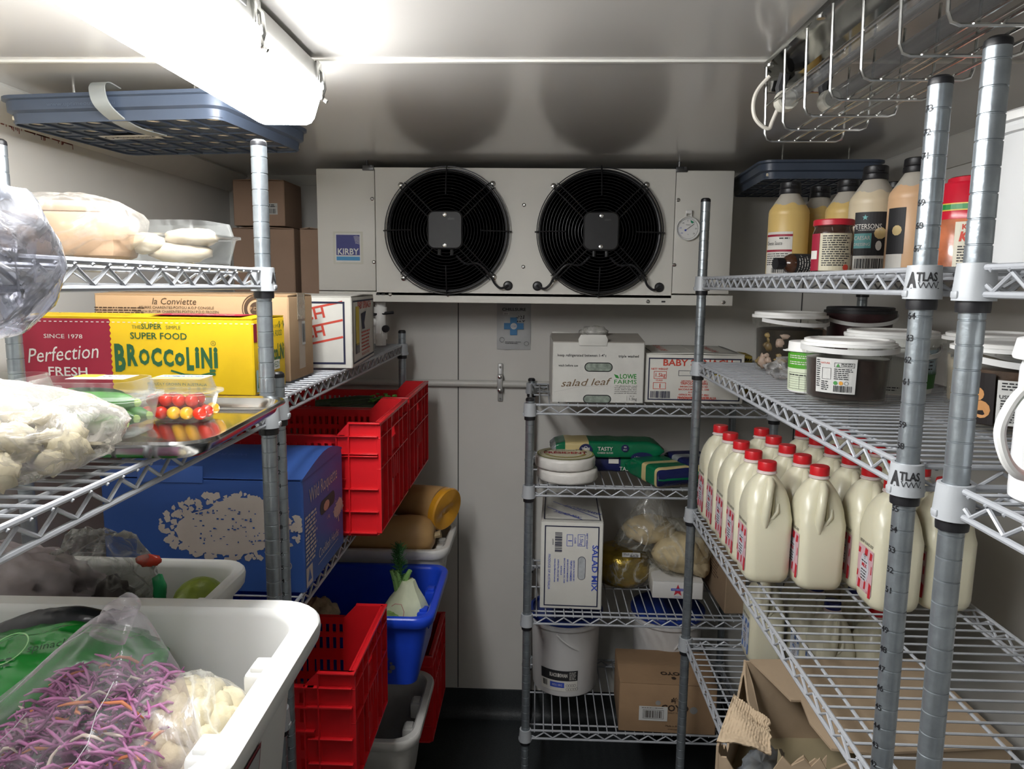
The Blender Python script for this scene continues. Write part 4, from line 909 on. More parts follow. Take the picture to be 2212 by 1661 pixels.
ptext(t, lambda u, v, l: (u, v, h + .008 + .012 * (v + d / 2) / d + .001 * l + .012), lambda P: (P.text('Wild Roquette', .0, -.05, .014, 0, 1, rot=180),), [mat('navy_relief', (.05, .1, .4), .4)], 'lid_print')
crate('produce_crate', 'red slotted crate overhanging the rack beside the blue box', (-.668, 1.855, Bz), .60, .375, .283, RED, 0, 'red crates on the left back rack')
crate('produce_crate', 'red slotted crate behind, at the far end near the back wall', (-.668, 2.243, Bz), .60, .375, .283, RED, 0, 'red crates on the left back rack')
for i, (x, y, z, a) in enumerate(((-.53, 2.26, .225, .1), (-.56, 2.19, .215, .15), (-.60, 2.33, .22, .05))):
    t = thing('zucchini', ['dark zucchini with a pale cut end in the far red crate', 'dark zucchini lying in front of the others in the far red crate', 'dark zucchini lying deepest in the far red crate'][i], 'vegetable', (x, y, Bz + z), a, 'zucchini in the far red crate')
    b = MB(); b.tube([(.06, 0, 0), (.02, 0, .0), (-.12, 0, -.01)], .022, 14, rr_=[.024, .025, .018]); b.build('fruit', mat('zucchini_skin', (.035, .06, .025), .4, 0, .3, 60), t)
    b = MB(); b.tube([(.058, 0, 0), (.075, 0, .003)], .012, 10); b.build('stem', mat('zucchini_stem', (.16, .15, .08), .7), t)
t = thing('parsley', 'small bright green herb sprig on the rim of the far red crate', 'herb', (-.475, 2.22, Bz + .248)); b = MB(); rn = random.Random(2)
for k in range(60): x, y, z = rn.uniform(-.04, .04), rn.uniform(-.02, .02), rn.uniform(-.004, .018); b.sphere((x, y, z), rn.uniform(.004, .008), 6, sq=(1, 1, .4))
b.build('leaf', mat('parsley_green', (.10, .30, .05), .6, 0, .3, 60), t)
b = MB(); b.tube([(-.05, 0, -.005), (0, 0, 0)], .002, 5); b.build('stem', mat('herb_stem', (.2, .35, .1), .6), t)
# ------------------------------------------------------------ third deck
Cz = .6035
crate('produce_crate', 'red slotted crate in the lower left behind the large white tub', (-.662, 1.535, Cz), .60, .33, .268, RED, 0, 'red crates on the left back rack')
t = tub('food_tub', 'deep blue plastic tub of root vegetables on the left back rack', (-.585, 1.935, Cz), .655, .375, .205, BLUEP, 0, r=.03, rim=.02)
ptext(t, lambda u, v, l: (u, -.1835 - .0005 * l + .04 * (1 - v / .2) * .5, v), lambda P: [P.disc(.20 + .02 * math.sin(k * 7), .04 + .012 * k, .004 + .002 * (k % 3), 0, 1, 7) for k in range(8)], [mat('dried_residue', (.12, .12, .16), .8)], 'residue')
t = thing('fennel_bulb', 'pale fennel bulb with a green frond standing in the blue tub', 'vegetable', (-.362, 1.885, Cz + .07))
b = MB(); rs = []
for z, r, q in ((0, .016, .6), (.01, .036, .7), (.04, .050, .7), (.08, .047, .7), (.11, .034, .72), (.135, .02, .8), (.155, .012, 1)): r *= 1.15; rs.append([((r * cos(a) + .01 * z / .1) * (1 + .04 * sin(a * 7)), r * q * sin(a) * (1 + .05 * sin(a * 7)), z) for a in [2 * PI * k / 28 for k in range(28)]])
b.rings(rs); b.build('bulb', mat('fennel_white', (.56, .60, .42), .5, 0, .12, 30, .3, 20), t)
for i, (x0, x1) in enumerate(((-.008, -.022), (.0, .02), (-.002, -.010))):
    b = MB(); b.tube([(x0, 0, .13), ((x0 + x1) / 2, 0, .16), (x1, 0, .178)], .007, 8, rr_=[.009, .007, .005]); b.build('stalk', mat('fennel_green', (.18, .34, .10), .5), t)
b = MB(); rn = random.Random(9)
for k in range(240):
    z = rn.uniform(.14, .235); a = rn.uniform(0, 2 * PI); L = rn.uniform(.010, .026); b.tube([(-.005 + rn.uniform(-.008, .008), rn.uniform(-.006, .006), z), (-.005 + L * cos(a) * .8, L * sin(a) * .5, z + L * rn.uniform(.2, .9))], .0007, 3)
b.tube([(0, 0, .13), (-.006, 0, .24)], .0025, 6); b.build('frond', mat('frond_green', (.03, .13, .03), .6, 0, .2, 40), t); t.scale = (1.22, 1.22, 1.18)
CEL = mat('celeriac_skin', (.50, .40, .24), .8, 0, .4, 45, .8, 50)
for x, y, r, lb in ((-.425, 1.855, .048, 'knobbly celeriac beside the fennel in the blue tub'), (-.60, 1.90, .055, 'dusty celeriac at the left in the blue tub')):
    o = blob((0, 0, 0), r, (1, 1, .9), 34, .18, 3, x * 9, .10).build('celeriac', CEL, None, (x, y, Cz + .135), None, 180); tag(o, lb, 'vegetable', 'celeriac in the blue tub')
t = thing('kohlrabi_leaves', 'green leafy stalks lying in front in the blue tub', 'vegetable', (-.405, 1.825, Cz + .158))
for i, (x, y, a, m_) in enumerate(((-.01, 0, .3, (.18, .26, .13)), (.035, -.005, -.3, (.08, .16, .07)), (.005, .02, .9, (.2, .33, .1)))):
    b = blob((x, y, .004 * i), .035, (1.2, .6, .35), 18, .3, 4, i, .1); b.build('leaf', mat('leaf_%d' % i, m_, .6, 0, .4, 50), t, sharp=180)
t = thing('radish', 'single red radish with a thin root in the blue tub', 'vegetable', (-.345, 1.812, Cz + .165)); b = MB(); b.sphere((0, 0, 0), .013, 14); b.build('root', mat('radish_red', (.5, .02, .04), .35), t)
b = MB(); b.tube([(0, 0, .012), (.003, 0, .030), (-.004, 0, .050), (-.020, 0, .052), (-.03, 0, .045)], .0009, 5); b.build('taproot', mat('radish_tail', (.45, .15, .15), .6), t)
t = tub('food_tub', 'white tub heaped with butternut pumpkins at the far left back', (-.592, 2.272, Cz), .655, .295, .243, GREYT, 0, r=.04, rim=.02)
PUM = mat('butternut_skin', (.52, .32, .13), .42, 0, .08, 12)
t = thing('butternut_pumpkin', 'whole butternut pumpkin with a stem, lying in the white tub', 'pumpkin', (-.42, 2.215, Cz + .262))
b = MB(); rs = []
for i, (x, r) in enumerate(((-.22, .02), (-.21, .045), (-.15, .056), (-.05, .058), (.02, .064), (.065, .062), (.09, .048), (.102, .025), (.100, .008))):
    rs.append([(x, r * cos(a) * (1 + .03 * abs(sin(a * 5)) * (i > 3)), r * sin(a) * (1 + .03 * abs(sin(a * 5)) * (i > 3))) for a in [2 * PI * k / 40 for k in range(40)]])
b.rings(rs); b.build('fruit', PUM, t)
b = MB(); b.tube([(.095, 0, 0), (.106, 0, .002), (.122, 0, .006)], .01, 7, rr_=[.016, .010, .012]); b.build('stem', mat('dry_stem', (.36, .27, .15), .8, 0, .3, 40), t)
t = thing('butternut_pumpkin', 'cut butternut pumpkin with an orange cut face, wrapped in film', 'pumpkin', (-.385, 2.335, Cz + .330), -.55)
b = MB(); rs = [[(x, r * cos(a), r * sin(a)) for a in [2 * PI * k / 32 for k in range(32)]] for x, r in ((-.2, .03), (-.18, .05), (-.05, .056), (.06, .068), (.10, .071))]; b.rings(rs); b.build('fruit', PUM, t)
b = MB(); rs = [[(x + (.012 * sin(a)), r * cos(a), r * sin(a)) for a in [2 * PI * k / 32 for k in range(32)]] for x, r in ((.095, .0715), (.114, .071), (.119, .067), (.119, .03), (.116, .02))]; b.rings(rs); b.build('cut_face', mat('pumpkin_flesh', (.62, .29, .02), .22, 0, .12, 18, coat=.6), t)
t = thing('sweet_potato', 'orange sweet potato below the pumpkins in the white tub', 'vegetable', (-.40, 2.20, Cz + .200)); blob((0, 0, 0), .03, (3, .8, .6), 20, .2, 2, 4).build('root', mat('sweet_potato', (.38, .11, .03), .7, 0, .3, 30), t)
# ------------------------------------------------------------ bottom deck
Dz = .2085
tub('food_tub', 'dim white tub on the bottom shelf of the left back rack', (-.625, 1.925, Dz), .655, .37, .262, GREYT, 0, r=.045, rim=.022)
crate('produce_crate', 'dark red crate on the bottom shelf nearest the back wall', (-.612, 2.275, Dz + .0), .60, .32, .30, RED, 0, 'red crates on the left back rack')
t = tub('food_tub', 'grey-lidded white tub low on the left back rack, nearest the aisle', (-.655, 1.52, Dz), .60, .33, .205, GREYT, 0, r=.04, rim=.02)
b = MB(); b.rings([rr(.61, .34, .06, .2055, 6), rr(.61, .34, .06, .2115, 6), rr(.59, .32, .05, .2135, 6)]); b.build('lid', film('clear_lid', (.85, .82, .82), .35, .4, .12, .1, 8, (.55, .5, .5), .1), t)
t = thing('rubbish_bag', 'black plastic bag on the floor below the left back rack', 'bag', (-.36, 1.62, .0)); blob((0, 0, .085), .09, (1, 1, .95), 26, .25, 3, 3, .06, flat=.93).build('bag_film', mat('black_bag', (.01, .01, .011), .3, 0, .3, 30, .5, 30), t, sharp=180)
# ============================================================ back rack
R1, R2, R3, R4 = 1.3105, 1.0605, .6535, .2705
# salad leaf box
w, d, h = .272, .30, .178
t = thing('salad_box', 'white salad leaf carton with a raised lock tab on the back rack', 'box', (.178, 2.31, R1), math.radians(1))
WC2 = mat('scuffed_white_card', (.55, .545, .51), .75, 0, .07, 14, .2, 30)
b = MB(); b.rings([rr(w, d, .003, 0, 1), rr(w, d, .003, h, 1)]); b.build('carton_body', WC2, t)
b = MB(); b.rings([[(-w / 2, -d / 2 + .002, h), (w / 2, -d / 2 + .002, h), (w / 2, 0, h + .004), (-w / 2, 0, h + .004)], [(-w / 2, -d / 2 + .002, h + .003), (w / 2, -d / 2 + .002, h + .003), (w / 2, .0, h + .020), (-w / 2, 0, h + .018)]]); b.build('top_flap', mat('grey_card_edge', (.30, .28, .25), .8), t)
b = MB(); b.rings([[(-w / 2 + .002, .0, h), (w / 2 - .002, 0, h), (w / 2 - .002, d / 2, h), (-w / 2 + .002, d / 2, h)], [(-w / 2 + .002, .0, h + .022), (w / 2 - .002, 0, h + .012), (w / 2 - .002, d / 2, h + .004), (-w / 2 + .002, d / 2, h + .004)]]); b.build('top_flap', WC2, t)
b = MB(); b.rings([rr(.082, .004, .0018, h - .008, 2, -.018, -d / 2 - .001), rr(.088, .004, .0018, h + .010, 2, -.018, -d / 2), rr(.074, .004, .0018, h + .024, 2, -.018, -d / 2)]); b.build('lock_tab', WC2, t)
b = blob((-.005, -.04, h + .026), .034, (1.3, 1, .5), 18, .3, 3, 4, .1); b.build('bag_corner', HAZY, t, sharp=180)
BR = mat('brown_script', (.16, .10, .05), .7); LG = mat('leaf_green', (.03, .26, .04), .6); BAGI = mat('bag_in_hole', (.22, .26, .22), .2, 0, .4, 60, .6, 50)
def hole(P, cx, cz, w_, h_, m0, m1, l=1):
    for q, m_ in ((.0, m0), (.003, m1)):
        hh = h_ / 2 - q; P.rect(cx - w_ / 2 + hh, cz - hh, cx + w_ / 2 - hh, cz + hh, m_, l + (q > 0)); P.disc(cx - w_ / 2 + h_ / 2, cz, hh, m_, l + (q > 0)); P.disc(cx + w_ / 2 - h_ / 2, cz, hh, m_, l + (q > 0))
ptext(t, fF(d), lambda P: (P.text('keep refrigerated between 1-4\u00b0c', -.050, .137, .0078, 0, 2, w=.145, bold=.01), P.text('triple washed', .088, .136, .0078, 0, 2, w=.060, bold=.01), P.text('wash before use', -.090, .107, .0068, 0, 2, w=.058, bold=.01), hole(P, .0, .106, .084, .028, 0, 4), hole(P, -.002, .010, .084, .026, 0, 4),
       P.text('salad leaf', -.040, .050, .021, 1, 2, w=.145, shear=.45, rot=3), P.text('LOWE', .088, .073, .0135, 2, 2, w=.050, bold=.02), P.text('FARMS', .080, .057, .0125, 2, 2, w=.068, bold=.0), P.poly([(.046, .086), (.058, .082), (.062, .073), (.052, .075)], 2, 2),
       P.text('120 glasscocks road', .082, .049, .0035, 0, 2, w=.066), P.text('lyndhurst, vic 3975', .082, .0435, .0035, 0, 2, w=.066), P.text('mob: 0417 506 955', .082, .038, .0035, 0, 2, w=.066), P.text('www.lowefarms.com.au', .082, .0325, .0035, 0, 2, w=.066), P.text('product of Australia', .082, .027, .0035, 0, 2, w=.066),
       P.text('net. wt.', .102, .019, .0035, 0, 2), P.text('1.5kg', .104, .008, .008, 0, 2), P.rect(.086, .007, .0865, .021, 0, 2), P.stroke([(-.13, .03), (-.05, .048), (.03, .05)], .0006, 3, 1)), [INK, BR, LG, mat('crease_grey', (.35, .34, .32), .8), BAGI], 'print')
# baby spinach
def tripod(P, w, h, title, ink, side='', vert=False):
    P.frame(-w / 2 + .010, .008, w / 2 - .008, h - .012, .0035, 1, 2)
w, d, h = .292, .30, .147
t = carton('spinach_box', 'white BABY SPINACH carton with red print on the back rack', (.470, 2.325, R1), w, d, h, WCARD, math.radians(-1.2), gap='y')
def bs(P):
    P.frame(-w / 2 + .010, .008, w / 2 - .010, h - .012, .0035, 1, 2)
    P.text('BABY SPINACH', .008, .112, .019, 0, 2, w=.205, bold=.02); P.text('NETT WEIGHT', -.103, .099, .0055, 0, 2, w=.050, bold=.02); P.frame(-.120, .072, -.082, .095, .0014, 0, 2); P.text('1.5kg', -.101, .078, .0115, 0, 2, w=.032, bold=.01)
    P.text('CLASS', -.103, .065, .005, 0, 2, bold=.02); P.frame(-.121, .041, -.083, .061, .0014, 0, 2); P.text('1', -.102, .045, .012, 0, 2, bold=.04); P.barcode(-.128, .014, -.068, .035, 1, 2, 5); P.text('6603053', -.10, .008, .0042, 1, 2)
    P.frame(-.047, .082, .03, .098, .0012, 1, 2)
    for k, (s, q) in enumerate((('GROWN & PACKED BY:', .005), ('TRIPOD FARMERS', .0072), ('840 BACCHUS MARSH RD', .005), ('BACCHUS MARSH, VIC, 3340', .005), ('AUSTRALIA', .0045), ('OFFICE PH: (03) 5367 4861', .0055), ('www.tripodfarmers.com.au', .0055))): P.text(s, .0, .064 - k * .0083, q, 0, 2, bold=.02)
    P.text('PRODUCE OF AUSTRALIA', .01, .0115, .0085, 0, 3, w=.115, bold=.01); P.poly([(.055, .118), (.098, .108), (.088, .080), (.052, .088)], 2, 4); P.lines(.06, .10, .085, 2, .006, .002, 1, 5)
ptext(t, fF(d), bs, [RINK, NINK, mat('yellow_sticker', (.65, .5, .02), .5)], 'print')
ptext(t, fT(h + .0035), lambda P: (P.text('BABY SPINACH', -.07, .02, .022, 0, 1, rot=90), P.text('BABY SPINACH', .08, .0, .022, 0, 1, rot=90), P.frame(-.13, -.13, .13, .13, .004, 1, 1)), [RINK, NINK], 'print')
# caution box
t = carton('caution_box', 'dark yellow striped CAUTION box at the right end of the back rack', (.655, 2.45, R1), .075, .16, .125, mat('ochre_card', (.30, .22, .03), .6), 0, gap='x')
ptext(t, fF(.16), lambda P: (P.text('CAUTION', .0, .04, .016, 0, 2, w=.072, bold=.02), P.ring(-.022, .082, .010, .003, 0, 2), P.lines(.0, .085, .03, 2, .008, .003, 0), [P.poly([(-.036 + k * .008, .110), (-.031 + k * .008, .110), (-.028 + k * .008, .117), (-.033 + k * .008, .117)], 0, 2) for k in range(9)]), [INK], 'print')
# camembert wheels
def wheel(loc, lb, lid, sd):
    t = thing('camembert_wheel', lb, 'cheese', loc, sd, 'paper-wrapped cheese wheels')
    b = MB(); rn = random.Random(sd); n = 72; R0 = .094; rs = []
    for z, r in ((0, .86), (.002, .96), (.008, 1.0), (.018, .992), (.027, 1.0), (.034, .975), (.037, .9)):
        rs.append([(R0 * r * cos(2 * PI * k / n) * (1 + .012 * noise.noise(Vector((k * .9, z * 50 + sd, 0)))), R0 * r * sin(2 * PI * k / n) * (1 + .012 * noise.noise(Vector((k * .9, z * 50 + sd, 0)))), z + .001 * noise.noise(Vector((k * .5, sd, 3)))) for k in range(n)])
    b.rings(rs); b.build('wheel', mat('white_waxed_paper', (.66, .64, .60), .4, 0, .06, 30, .6, 35), t, sharp=60)
    if lid:
        P = Print(lambda u, v, l: (u * cos(sd) + v * sin(sd), -u * sin(sd) + v * cos(sd), .0388 + .0004 * l))
        P.disc(0, 0, .088, 1, 1, 48); P.disc(0, 0, .083, 0, 2, 48); P.ring(0, 0, .078, .0012, 1, 3, 48); P.text('PR\u00c9SIDENT', 0, -.010, .025, 2, 4, w=.135, bold=.03)
        for k in range(26): a = PI * (1.1 + .8 * k / 25); P.disc(.062 * cos(a), .060 * sin(a), .006, 3 if k % 2 else 1, 4, 7)
        for k in range(20): a = PI * (.08 + .84 * k / 19); P.disc(.066 * cos(a), .066 * sin(a), .005, 3 if k % 3 else 4, 4, 7)
        P.text('CAMEMBERT', 0, .030, .010, 4, 4); P.lines(.035, .052, .062, 2, .006, .0025, 4, 4)
        P.build('round_label', [mat('cream_label', (.62, .58, .42), .5), mat('olive_label', (.30, .30, .09), .5), mat('crimson_ink', (.35, .015, .03), .5), mat('gold_leaf_print', (.38, .27, .08), .5), INK], t)
wheel((.098, 2.222, R2), 'lower paper-wrapped cheese wheel in the stack of two', False, 1)
wheel((.090, 2.226, R2 + .0385), 'round cheese wheel with a printed label on top of the stack', True, 3)
# cheese slice packs
GPK = mat('green_pack', (.005, .13, .055), .22, 0, .12, 20, .5, 30); NPK = mat('navy_pack', (.012, .016, .075), .22, 0, .12, 20, .5, 30); CPK = mat('cheese_window', (.52, .42, .20), .3, 0, .06, 20, .15, 60); SPK = mat('clear_seal', (.30, .33, .34), .15, .2, .3, 40, .8, 40)
def pack(loc, lb, L, w, h, bands, rz=0, tilt=0, prt=None):
    """pillow pack along x, with coloured bands; bands = [(u_end, slot)]"""
    t = thing('cheese_pack', lb, 'cheese pack', loc, rz, 'packs of sliced cheese'); b = MB(); n = 28; m = 24; rs = []
    for i in range(m + 1):
        u = i / m; x = (u - .5) * L; e = min(1, min(u, 1 - u) / .11); hh = h * (.10 + .90 * e ** .5); ww = w * (1.08 - .08 * e); row = []
        for k in range(n):
            a = 2 * PI * (k + .5) / n; c, s = cos(a), sin(a); q = .28
            X = math.copysign(abs(c) ** q, c) * ww / 2; Z = math.copysign(abs(s) ** q, s) * hh / 2
            nv = noise.noise(Vector((x * 30, X * 35, Z * 40 + loc[0] * 9))) * .0035 * (1.4 - e * .6); row.append((x + (.004 * noise.noise(Vector((X * 60, Z * 60, u))) if i in (0, m) else 0), X + nv, Z + h / 2 + nv))
        rs.append(row)
    b.rings(rs); nf = n * m
    for i in range(m):
        u = (i + .5) / m; sl = [q[1] for q in bands if u <= q[0]][0]
        for k in range(n):
            s2 = sl
            if sl == 2 and 0.30 < ((k + .5) / n) < .2: s2 = 0
            b.m[i * n + k] = s2
    b.v = [tuple(Matrix.Rotation(tilt, 3, 'Y') @ Vector(v)) for v in b.v]
    b.build('pack_film', [GPK, NPK, CPK, SPK], t, sharp=180)
    if prt: 
        P = Print(lambda u, v, l: tuple(Matrix.Rotation(tilt, 3, 'Y') @ Vector((u, -w / 2 - .003 - .0004 * l, v + h / 2)))); prt(P); P.build('print', [WHI, mat('navy_print', (.012, .016, .075), .4)], t)
    return t
def front(P):
    P.disc(-.070, .0, .0215, 1, 1); P.text('THREE', -.070, .001, .0075, 0, 2, w=.026, bold=.03); P.text('FARM', -.070, -.009, .0075, 0, 2, w=.026, bold=.03); P.ring(-.070, .008, .006, .0012, 0, 2, 12)
    P.text('TASTY', -.008, .0, .012, 0, 2, w=.048, bold=.01); P.text('CHEESE SLICES', -.008, -.010, .0055, 0, 2, w=.050); P.disc(.055, .008, .012, 1, 1); P.text('90', .055, .009, .006, 0, 2); P.text('slices', .055, .002, .004, 0, 2); P.disc(.11, -.022, .018, 1, 1, 16, 2.0); P.text('1.5kg net weight', .11, -.022, .0045, 0, 2, w=.05)
pack((.225, 2.34, R2 + .049), 'green cheese slice pack with a pale window, lying on top of the pile', .36, .115, .054, [(.04, 3), (.14, 0), (.33, 2), (1, 0)], .03, .0, front)
pack((.235, 2.37, R2), 'navy and green cheese pack underneath the long green one', .31, .13, .048, [(.06, 3), (.12, 0), (.62, 1), (1, 0)], -.03, 0, lambda P: (P.rect(.0, .005, .032, .020, 0, 1), P.text('TASTY', .06, -.018, .013, 0, 2, w=.05)))
pack((.385, 2.215, R2), 'green cheese pack end-on in front, with a navy seal', .20, .125, .060, [(.08, 1), (.16, 2), (.42, 0), (.56, 2), (1, 0)], math.radians(112), 0)
pack((.505, 2.27, R2), 'navy cheese pack with a clear seam on the right of the pile', .25, .12, .062, [(.06, 0), (.12, 2), (.55, 1), (.72, 3), (1, 1)], math.radians(104), 0, lambda P: (P.rect(-.045, -.01, -.02, .012, 0, 1),))
pack((.625, 2.30, R2), 'navy cheese pack furthest right, partly behind the grey post', .24, .105, .052, [(.10, 0), (.2, 2), (1, 1)], math.radians(96), 0)
# third deck: salad mix box on its end
w, d, h = .192, .31, .282
t = carton('salad_mix_box', 'white SALAD MIX carton stood on end on the back rack', (.118, 2.325, R3), w, d, h, WCARD, math.radians(-1.5), gap='x')
BINK = mat('blue_ink', (.02, .05, .42), .6)
def sm(P):
    P.frame(-w / 2 + .012, .009, w / 2 - .012, h - .013, .0035, 1, 2); r_ = -90
    P.text('SALAD MIX', .064, .135, .017, 0, 2, w=.150, rot=r_, bold=.02); P.text('NETT WEIGHT', .044, .222, .005, 0, 2, w=.05, rot=r_, bold=.02); P.frame(.018, .205, .041, .243, .0014, 0, 2); P.text('1.5kg', .0245, .224, .0105, 0, 2, w=.032, rot=r_)
    P.text('CLASS', .008, .223, .005, 0, 2, rot=r_, bold=.02); P.frame(-.016, .204, .003, .242, .0014, 0, 2); P.text('1', -.011, .223, .011, 0, 2, rot=r_, bold=.04); P.barcode(-.052, .185, -.030, .250, 1, 2, 7, vert=True); P.text('6603053', -.060, .217, .004, 1, 2, rot=r_)
    hole(P, 0, 0, .001, .0005, 1, 1); P.rect(.020, .108, .044, .160, 1, 1); P.disc(.032, .160, .012, 1, 1); P.disc(.032, .108, .012, 1, 1); P.rect(.0215, .108, .0425, .160, 2, 3); P.disc(.032, .160, .0105, 2, 3); P.disc(.032, .108, .0105, 2, 3)
    for k, (s, q) in enumerate((('GROWN & PACKED BY:', .0045), ('TRIPOD FARMERS', .006), ('840 BACCHUS MARSH RD', .0045), ('BACCHUS MARSH, VIC, 3340', .0045), ('AUSTRALIA', .0042), ('OFFICE PH: (03) 5367 4861', .0045), ('www.tripodfarmers.com.au', .0048))): P.text(s, .006 - k * .0098, .125, q, 0, 2, rot=r_, bold=.02)
    P.text('PRODUCE OF AUSTRALIA', -.072, .120, .0072, 0, 2, w=.115, rot=r_)
ptext(t, fF(d), sm, [BINK, NINK, mat('bag_in_hole_white', (.42, .44, .45), .2, 0, .2, 50)], 'print')
ptext(t, fT(h + .0035), lambda P: (P.frame(-.088, -.145, .088, .145, .0035, 1, 1), P.text('SALAD MIX', -.02, -.10, .018, 0, 1, rot=-38, w=.10), P.text('BACCHUS MARSH', .03, -.05, .018, 0, 1, rot=-38, w=.14), P.stroke([(-.08, -.02), (.03, -.14)], .003, 0, 1), P.stroke([(-.06, .04), (.08, -.12)], .003, 0, 1)), [BINK, NINK], 'print')
# gold wrapped cheese
t = thing('gold_cheese', 'round cheese in crinkled gold foil and clear wrap on the back rack', 'cheese', (.300, 2.42, R3))
b = MB(); rs = []; n = 64
for z, r in ((0, .06), (.003, .085), (.02, .094), (.05, .096), (.085, .095), (.105, .088), (.118, .06), (.120, .02)): rs.append([((r + .003 * noise.noise(Vector((k * .8, z * 90, 0)))) * cos(2 * PI * k / n), (r + .003 * noise.noise(Vector((k * .8, z * 90, 0)))) * sin(2 * PI * k / n), z) for k in range(n)])
b.rings(rs); b.build('foil_wheel', mat('gold_foil', (.50, .36, .07), .28, .85, .25, 30, 1., 45), t, sharp=60)
b = blob((.015, -.01, .055), .105, (1.08, .98, .66), 34, .10, 2.5, 7, .05, flat=.8); b.build('clear_wrap', film('thin_wrap', (.95, .94, .9), .05, .4, .08, .4, 10, (.6, .6, .55), .8), t, sharp=180)
P = Print(lambda u, v, l: (u + .01, -.085 - .0005 * l + v * .1, .118 + v * .5)); P.rect(-.02, -.015, .04, .015, 0, 1); P.lines(-.015, .005, .035, 2, .007, .003, 1); P.barcode(.005, -.014, .035, -.003, 1, 2); P.build('label', [LBLW, INK], t)
# white box with star
w, d, h = .162, .20, .058
t = carton('pastry_box', 'low white box with a red star under the flour bag', (.468, 2.365, R3), w, d, h, mat('clean_white_card', (.60, .59, .57), .6, 0, .03), math.radians(-2), gap='x')
REDI = mat('star_red', (.5, .03, .05), .5)
def star(P, cx, cz, r, mi, l): P.poly([(cx + (r if k % 2 == 0 else r * .42) * sin(PI * k / 5), cz + (r if k % 2 == 0 else r * .42) * cos(PI * k / 5)) for k in range(10)], mi, l)
ptext(t, fF(d), lambda P: (star(P, .0, .028, .021, 0, 1), P.rect(-.022, .027, .022, .035, 1, 2), P.text('MASTERFOODS', 0, .029, .004, 2, 3, w=.038), P.text('ORIGINAL', 0, .005, .0035, 1, 2)), [REDI, BINK, WHI], 'print')
FL = mat('flour_cream', (.56, .46, .29), .75, 0, .08, 14, .35, 22)
t = thing('flour_bag', 'clear bag of cream coloured powder slumped on the white pastry box', 'bag', (.475, 2.345, R3 + .066))
b = blob((.01, 0, .062), .105, (.92, .80, .62), 40, .14, 1.8, 21, .04, flat=.85); b.v = [(x, y - max(0, .05 - z) * .15, z - (.040 if x > .04 and y < -.02 else 0) * min(1, (x - .04) * 25)) for x, y, z in b.v]; b.build('powder', FL, t, sharp=180)
b = blob((.0, 0, .085), .115, (.95, .82, .80), 34, .12, 2, 22, .05, flat=.9); b.build('bag_film', film('flour_film', (.95, .94, .9), .03, .4, .08, .35, 8, (.6, .58, .5), .8), t, sharp=180)
t = thing('flour_bag', 'peaked clear bag of cream powder leaning behind the gold cheese', 'bag', (.395, 2.40, R3 + .140))
b = blob((-.01, 0, .045), .085, (1.0, .75, .55), 36, .2, 2, 31, .05, flat=.9); b.build('powder', FL, t, sharp=180)
rs = []
for i in range(16):
    u = i / 15; row = []
    for k in range(32):
        a = 2 * PI * k / 32; q = (.098 * (1 - u) ** .8 + .010) * (1 + .12 * noise.noise(Vector((cos(a) * 2, sin(a) * 2, u * 4)))); row.append((-.01 + .01 * u + q * cos(a) * 1.05, q * sin(a) * .8, .0 + .195 * u))
    rs.append(row)
b = MB(); b.rings(rs); b.build('bag_film', film('peak_film', (.95, .94, .92), .04, .5, .07, .4, 9, (.6, .6, .56), .9), t, sharp=180)
t = carton('carton', 'brown carton with printed side at the right end of the back rack', (.615, 2.325, R3), .062, .32, .205, CARD, math.radians(2), gap='y')
ptext(t, fL(.062), lambda P: P.lines(-.10, .15, .10, 9, .010, .005, 0), [mat('brown_print', (.12, .07, .04), .8)], 'print')
# buckets on the bottom deck
def bucket(loc, lb, r0, r1, h, lidm, bodym, group=None, ba=0, bt=.0, name='bucket', handle=True, clear=None, rib=True):
    t = thing(name, lb, 'bucket', loc, 0, group)
    b = MB(); b.lathe([(r0 * .9, .0), (r0 - .002, .001), (r0, .006), (r1 - .004, h * .80), (r1 - .004, h * .86), (r1 + .004, h * .865), (r1 + .004, h * .90), (r1 - .002, h * .905), (r1, h * .955), (r1 - .004, h * .955), (r1 - .008, h * .86), (r0 - .006, .008), (r0 * .8, .006)], 56); b.build('bucket_body', bodym, t)
    b = MB(); b.lathe([(r1 + .001, h * .93), (r1 + .006, h * .935), (r1 + .007, h * .985), (r1 + .003, h * 1.0), (r1 - .006, h * 1.0), (r1 - .010, h * .975), (.012, h * .972)], 56); 
    b.build('lid', lidm, t)
    if handle:
        R_ = r1 + .008; z0 = h * .84; pts = []
        for k in range(25):
            a = PI * k / 24; x = R_ * cos(a); s = R_ * sin(a); pts.append((x * cos(ba) - (-s * cos(bt)) * sin(ba), x * sin(ba) + (-s * cos(bt)) * cos(ba), z0 - s * sin(bt)))
        b = MB(); b.tube(pts, .0035, 8); b.build('bail_handle', WPLAST, t)
    return t
NAVYP = mat('navy_lid_plastic', (.012, .035, .22), .3, 0, .08)
WB = mat('bucket_white', (.64, .63, .62), .38, 0, .04, 6)
t = bucket((.112, 2.425, R4), 'white bucket with navy lid and black label at the left of the bottom deck', .112, .122, .275, NAVYP, WB, 'white buckets with navy lids', 1.3, .75)
P = Print(fCyl(.112, math.radians(258), lambda v: .1125 + v * .045))
P.rect(-.065, .06, .062, .097, 0, 1, 14); P.rect(-.065, .022, .062, .060, 1, 1, 14); P.text('BLACK\u25cfSWAN', -.002, .074, .013, 1, 2, w=.060, bold=.03); P.lines(.034, .090, .058, 6, .005, .002, 1); P.rect(-.03, .035, .018, .054, 2, 2, 6); P.text('AIOLI 10KG', -.006, .041, .008, 1, 3, w=.035); P.barcode(-.058, .035, -.040, .056, 0, 2)
for k in range(9): P.ring(.028 + (k % 5) * .008, .030 + (k // 5) * .014, .005, .0008, 0, 2, 8)
P.build('label', [INK, WHI, BINK], t)
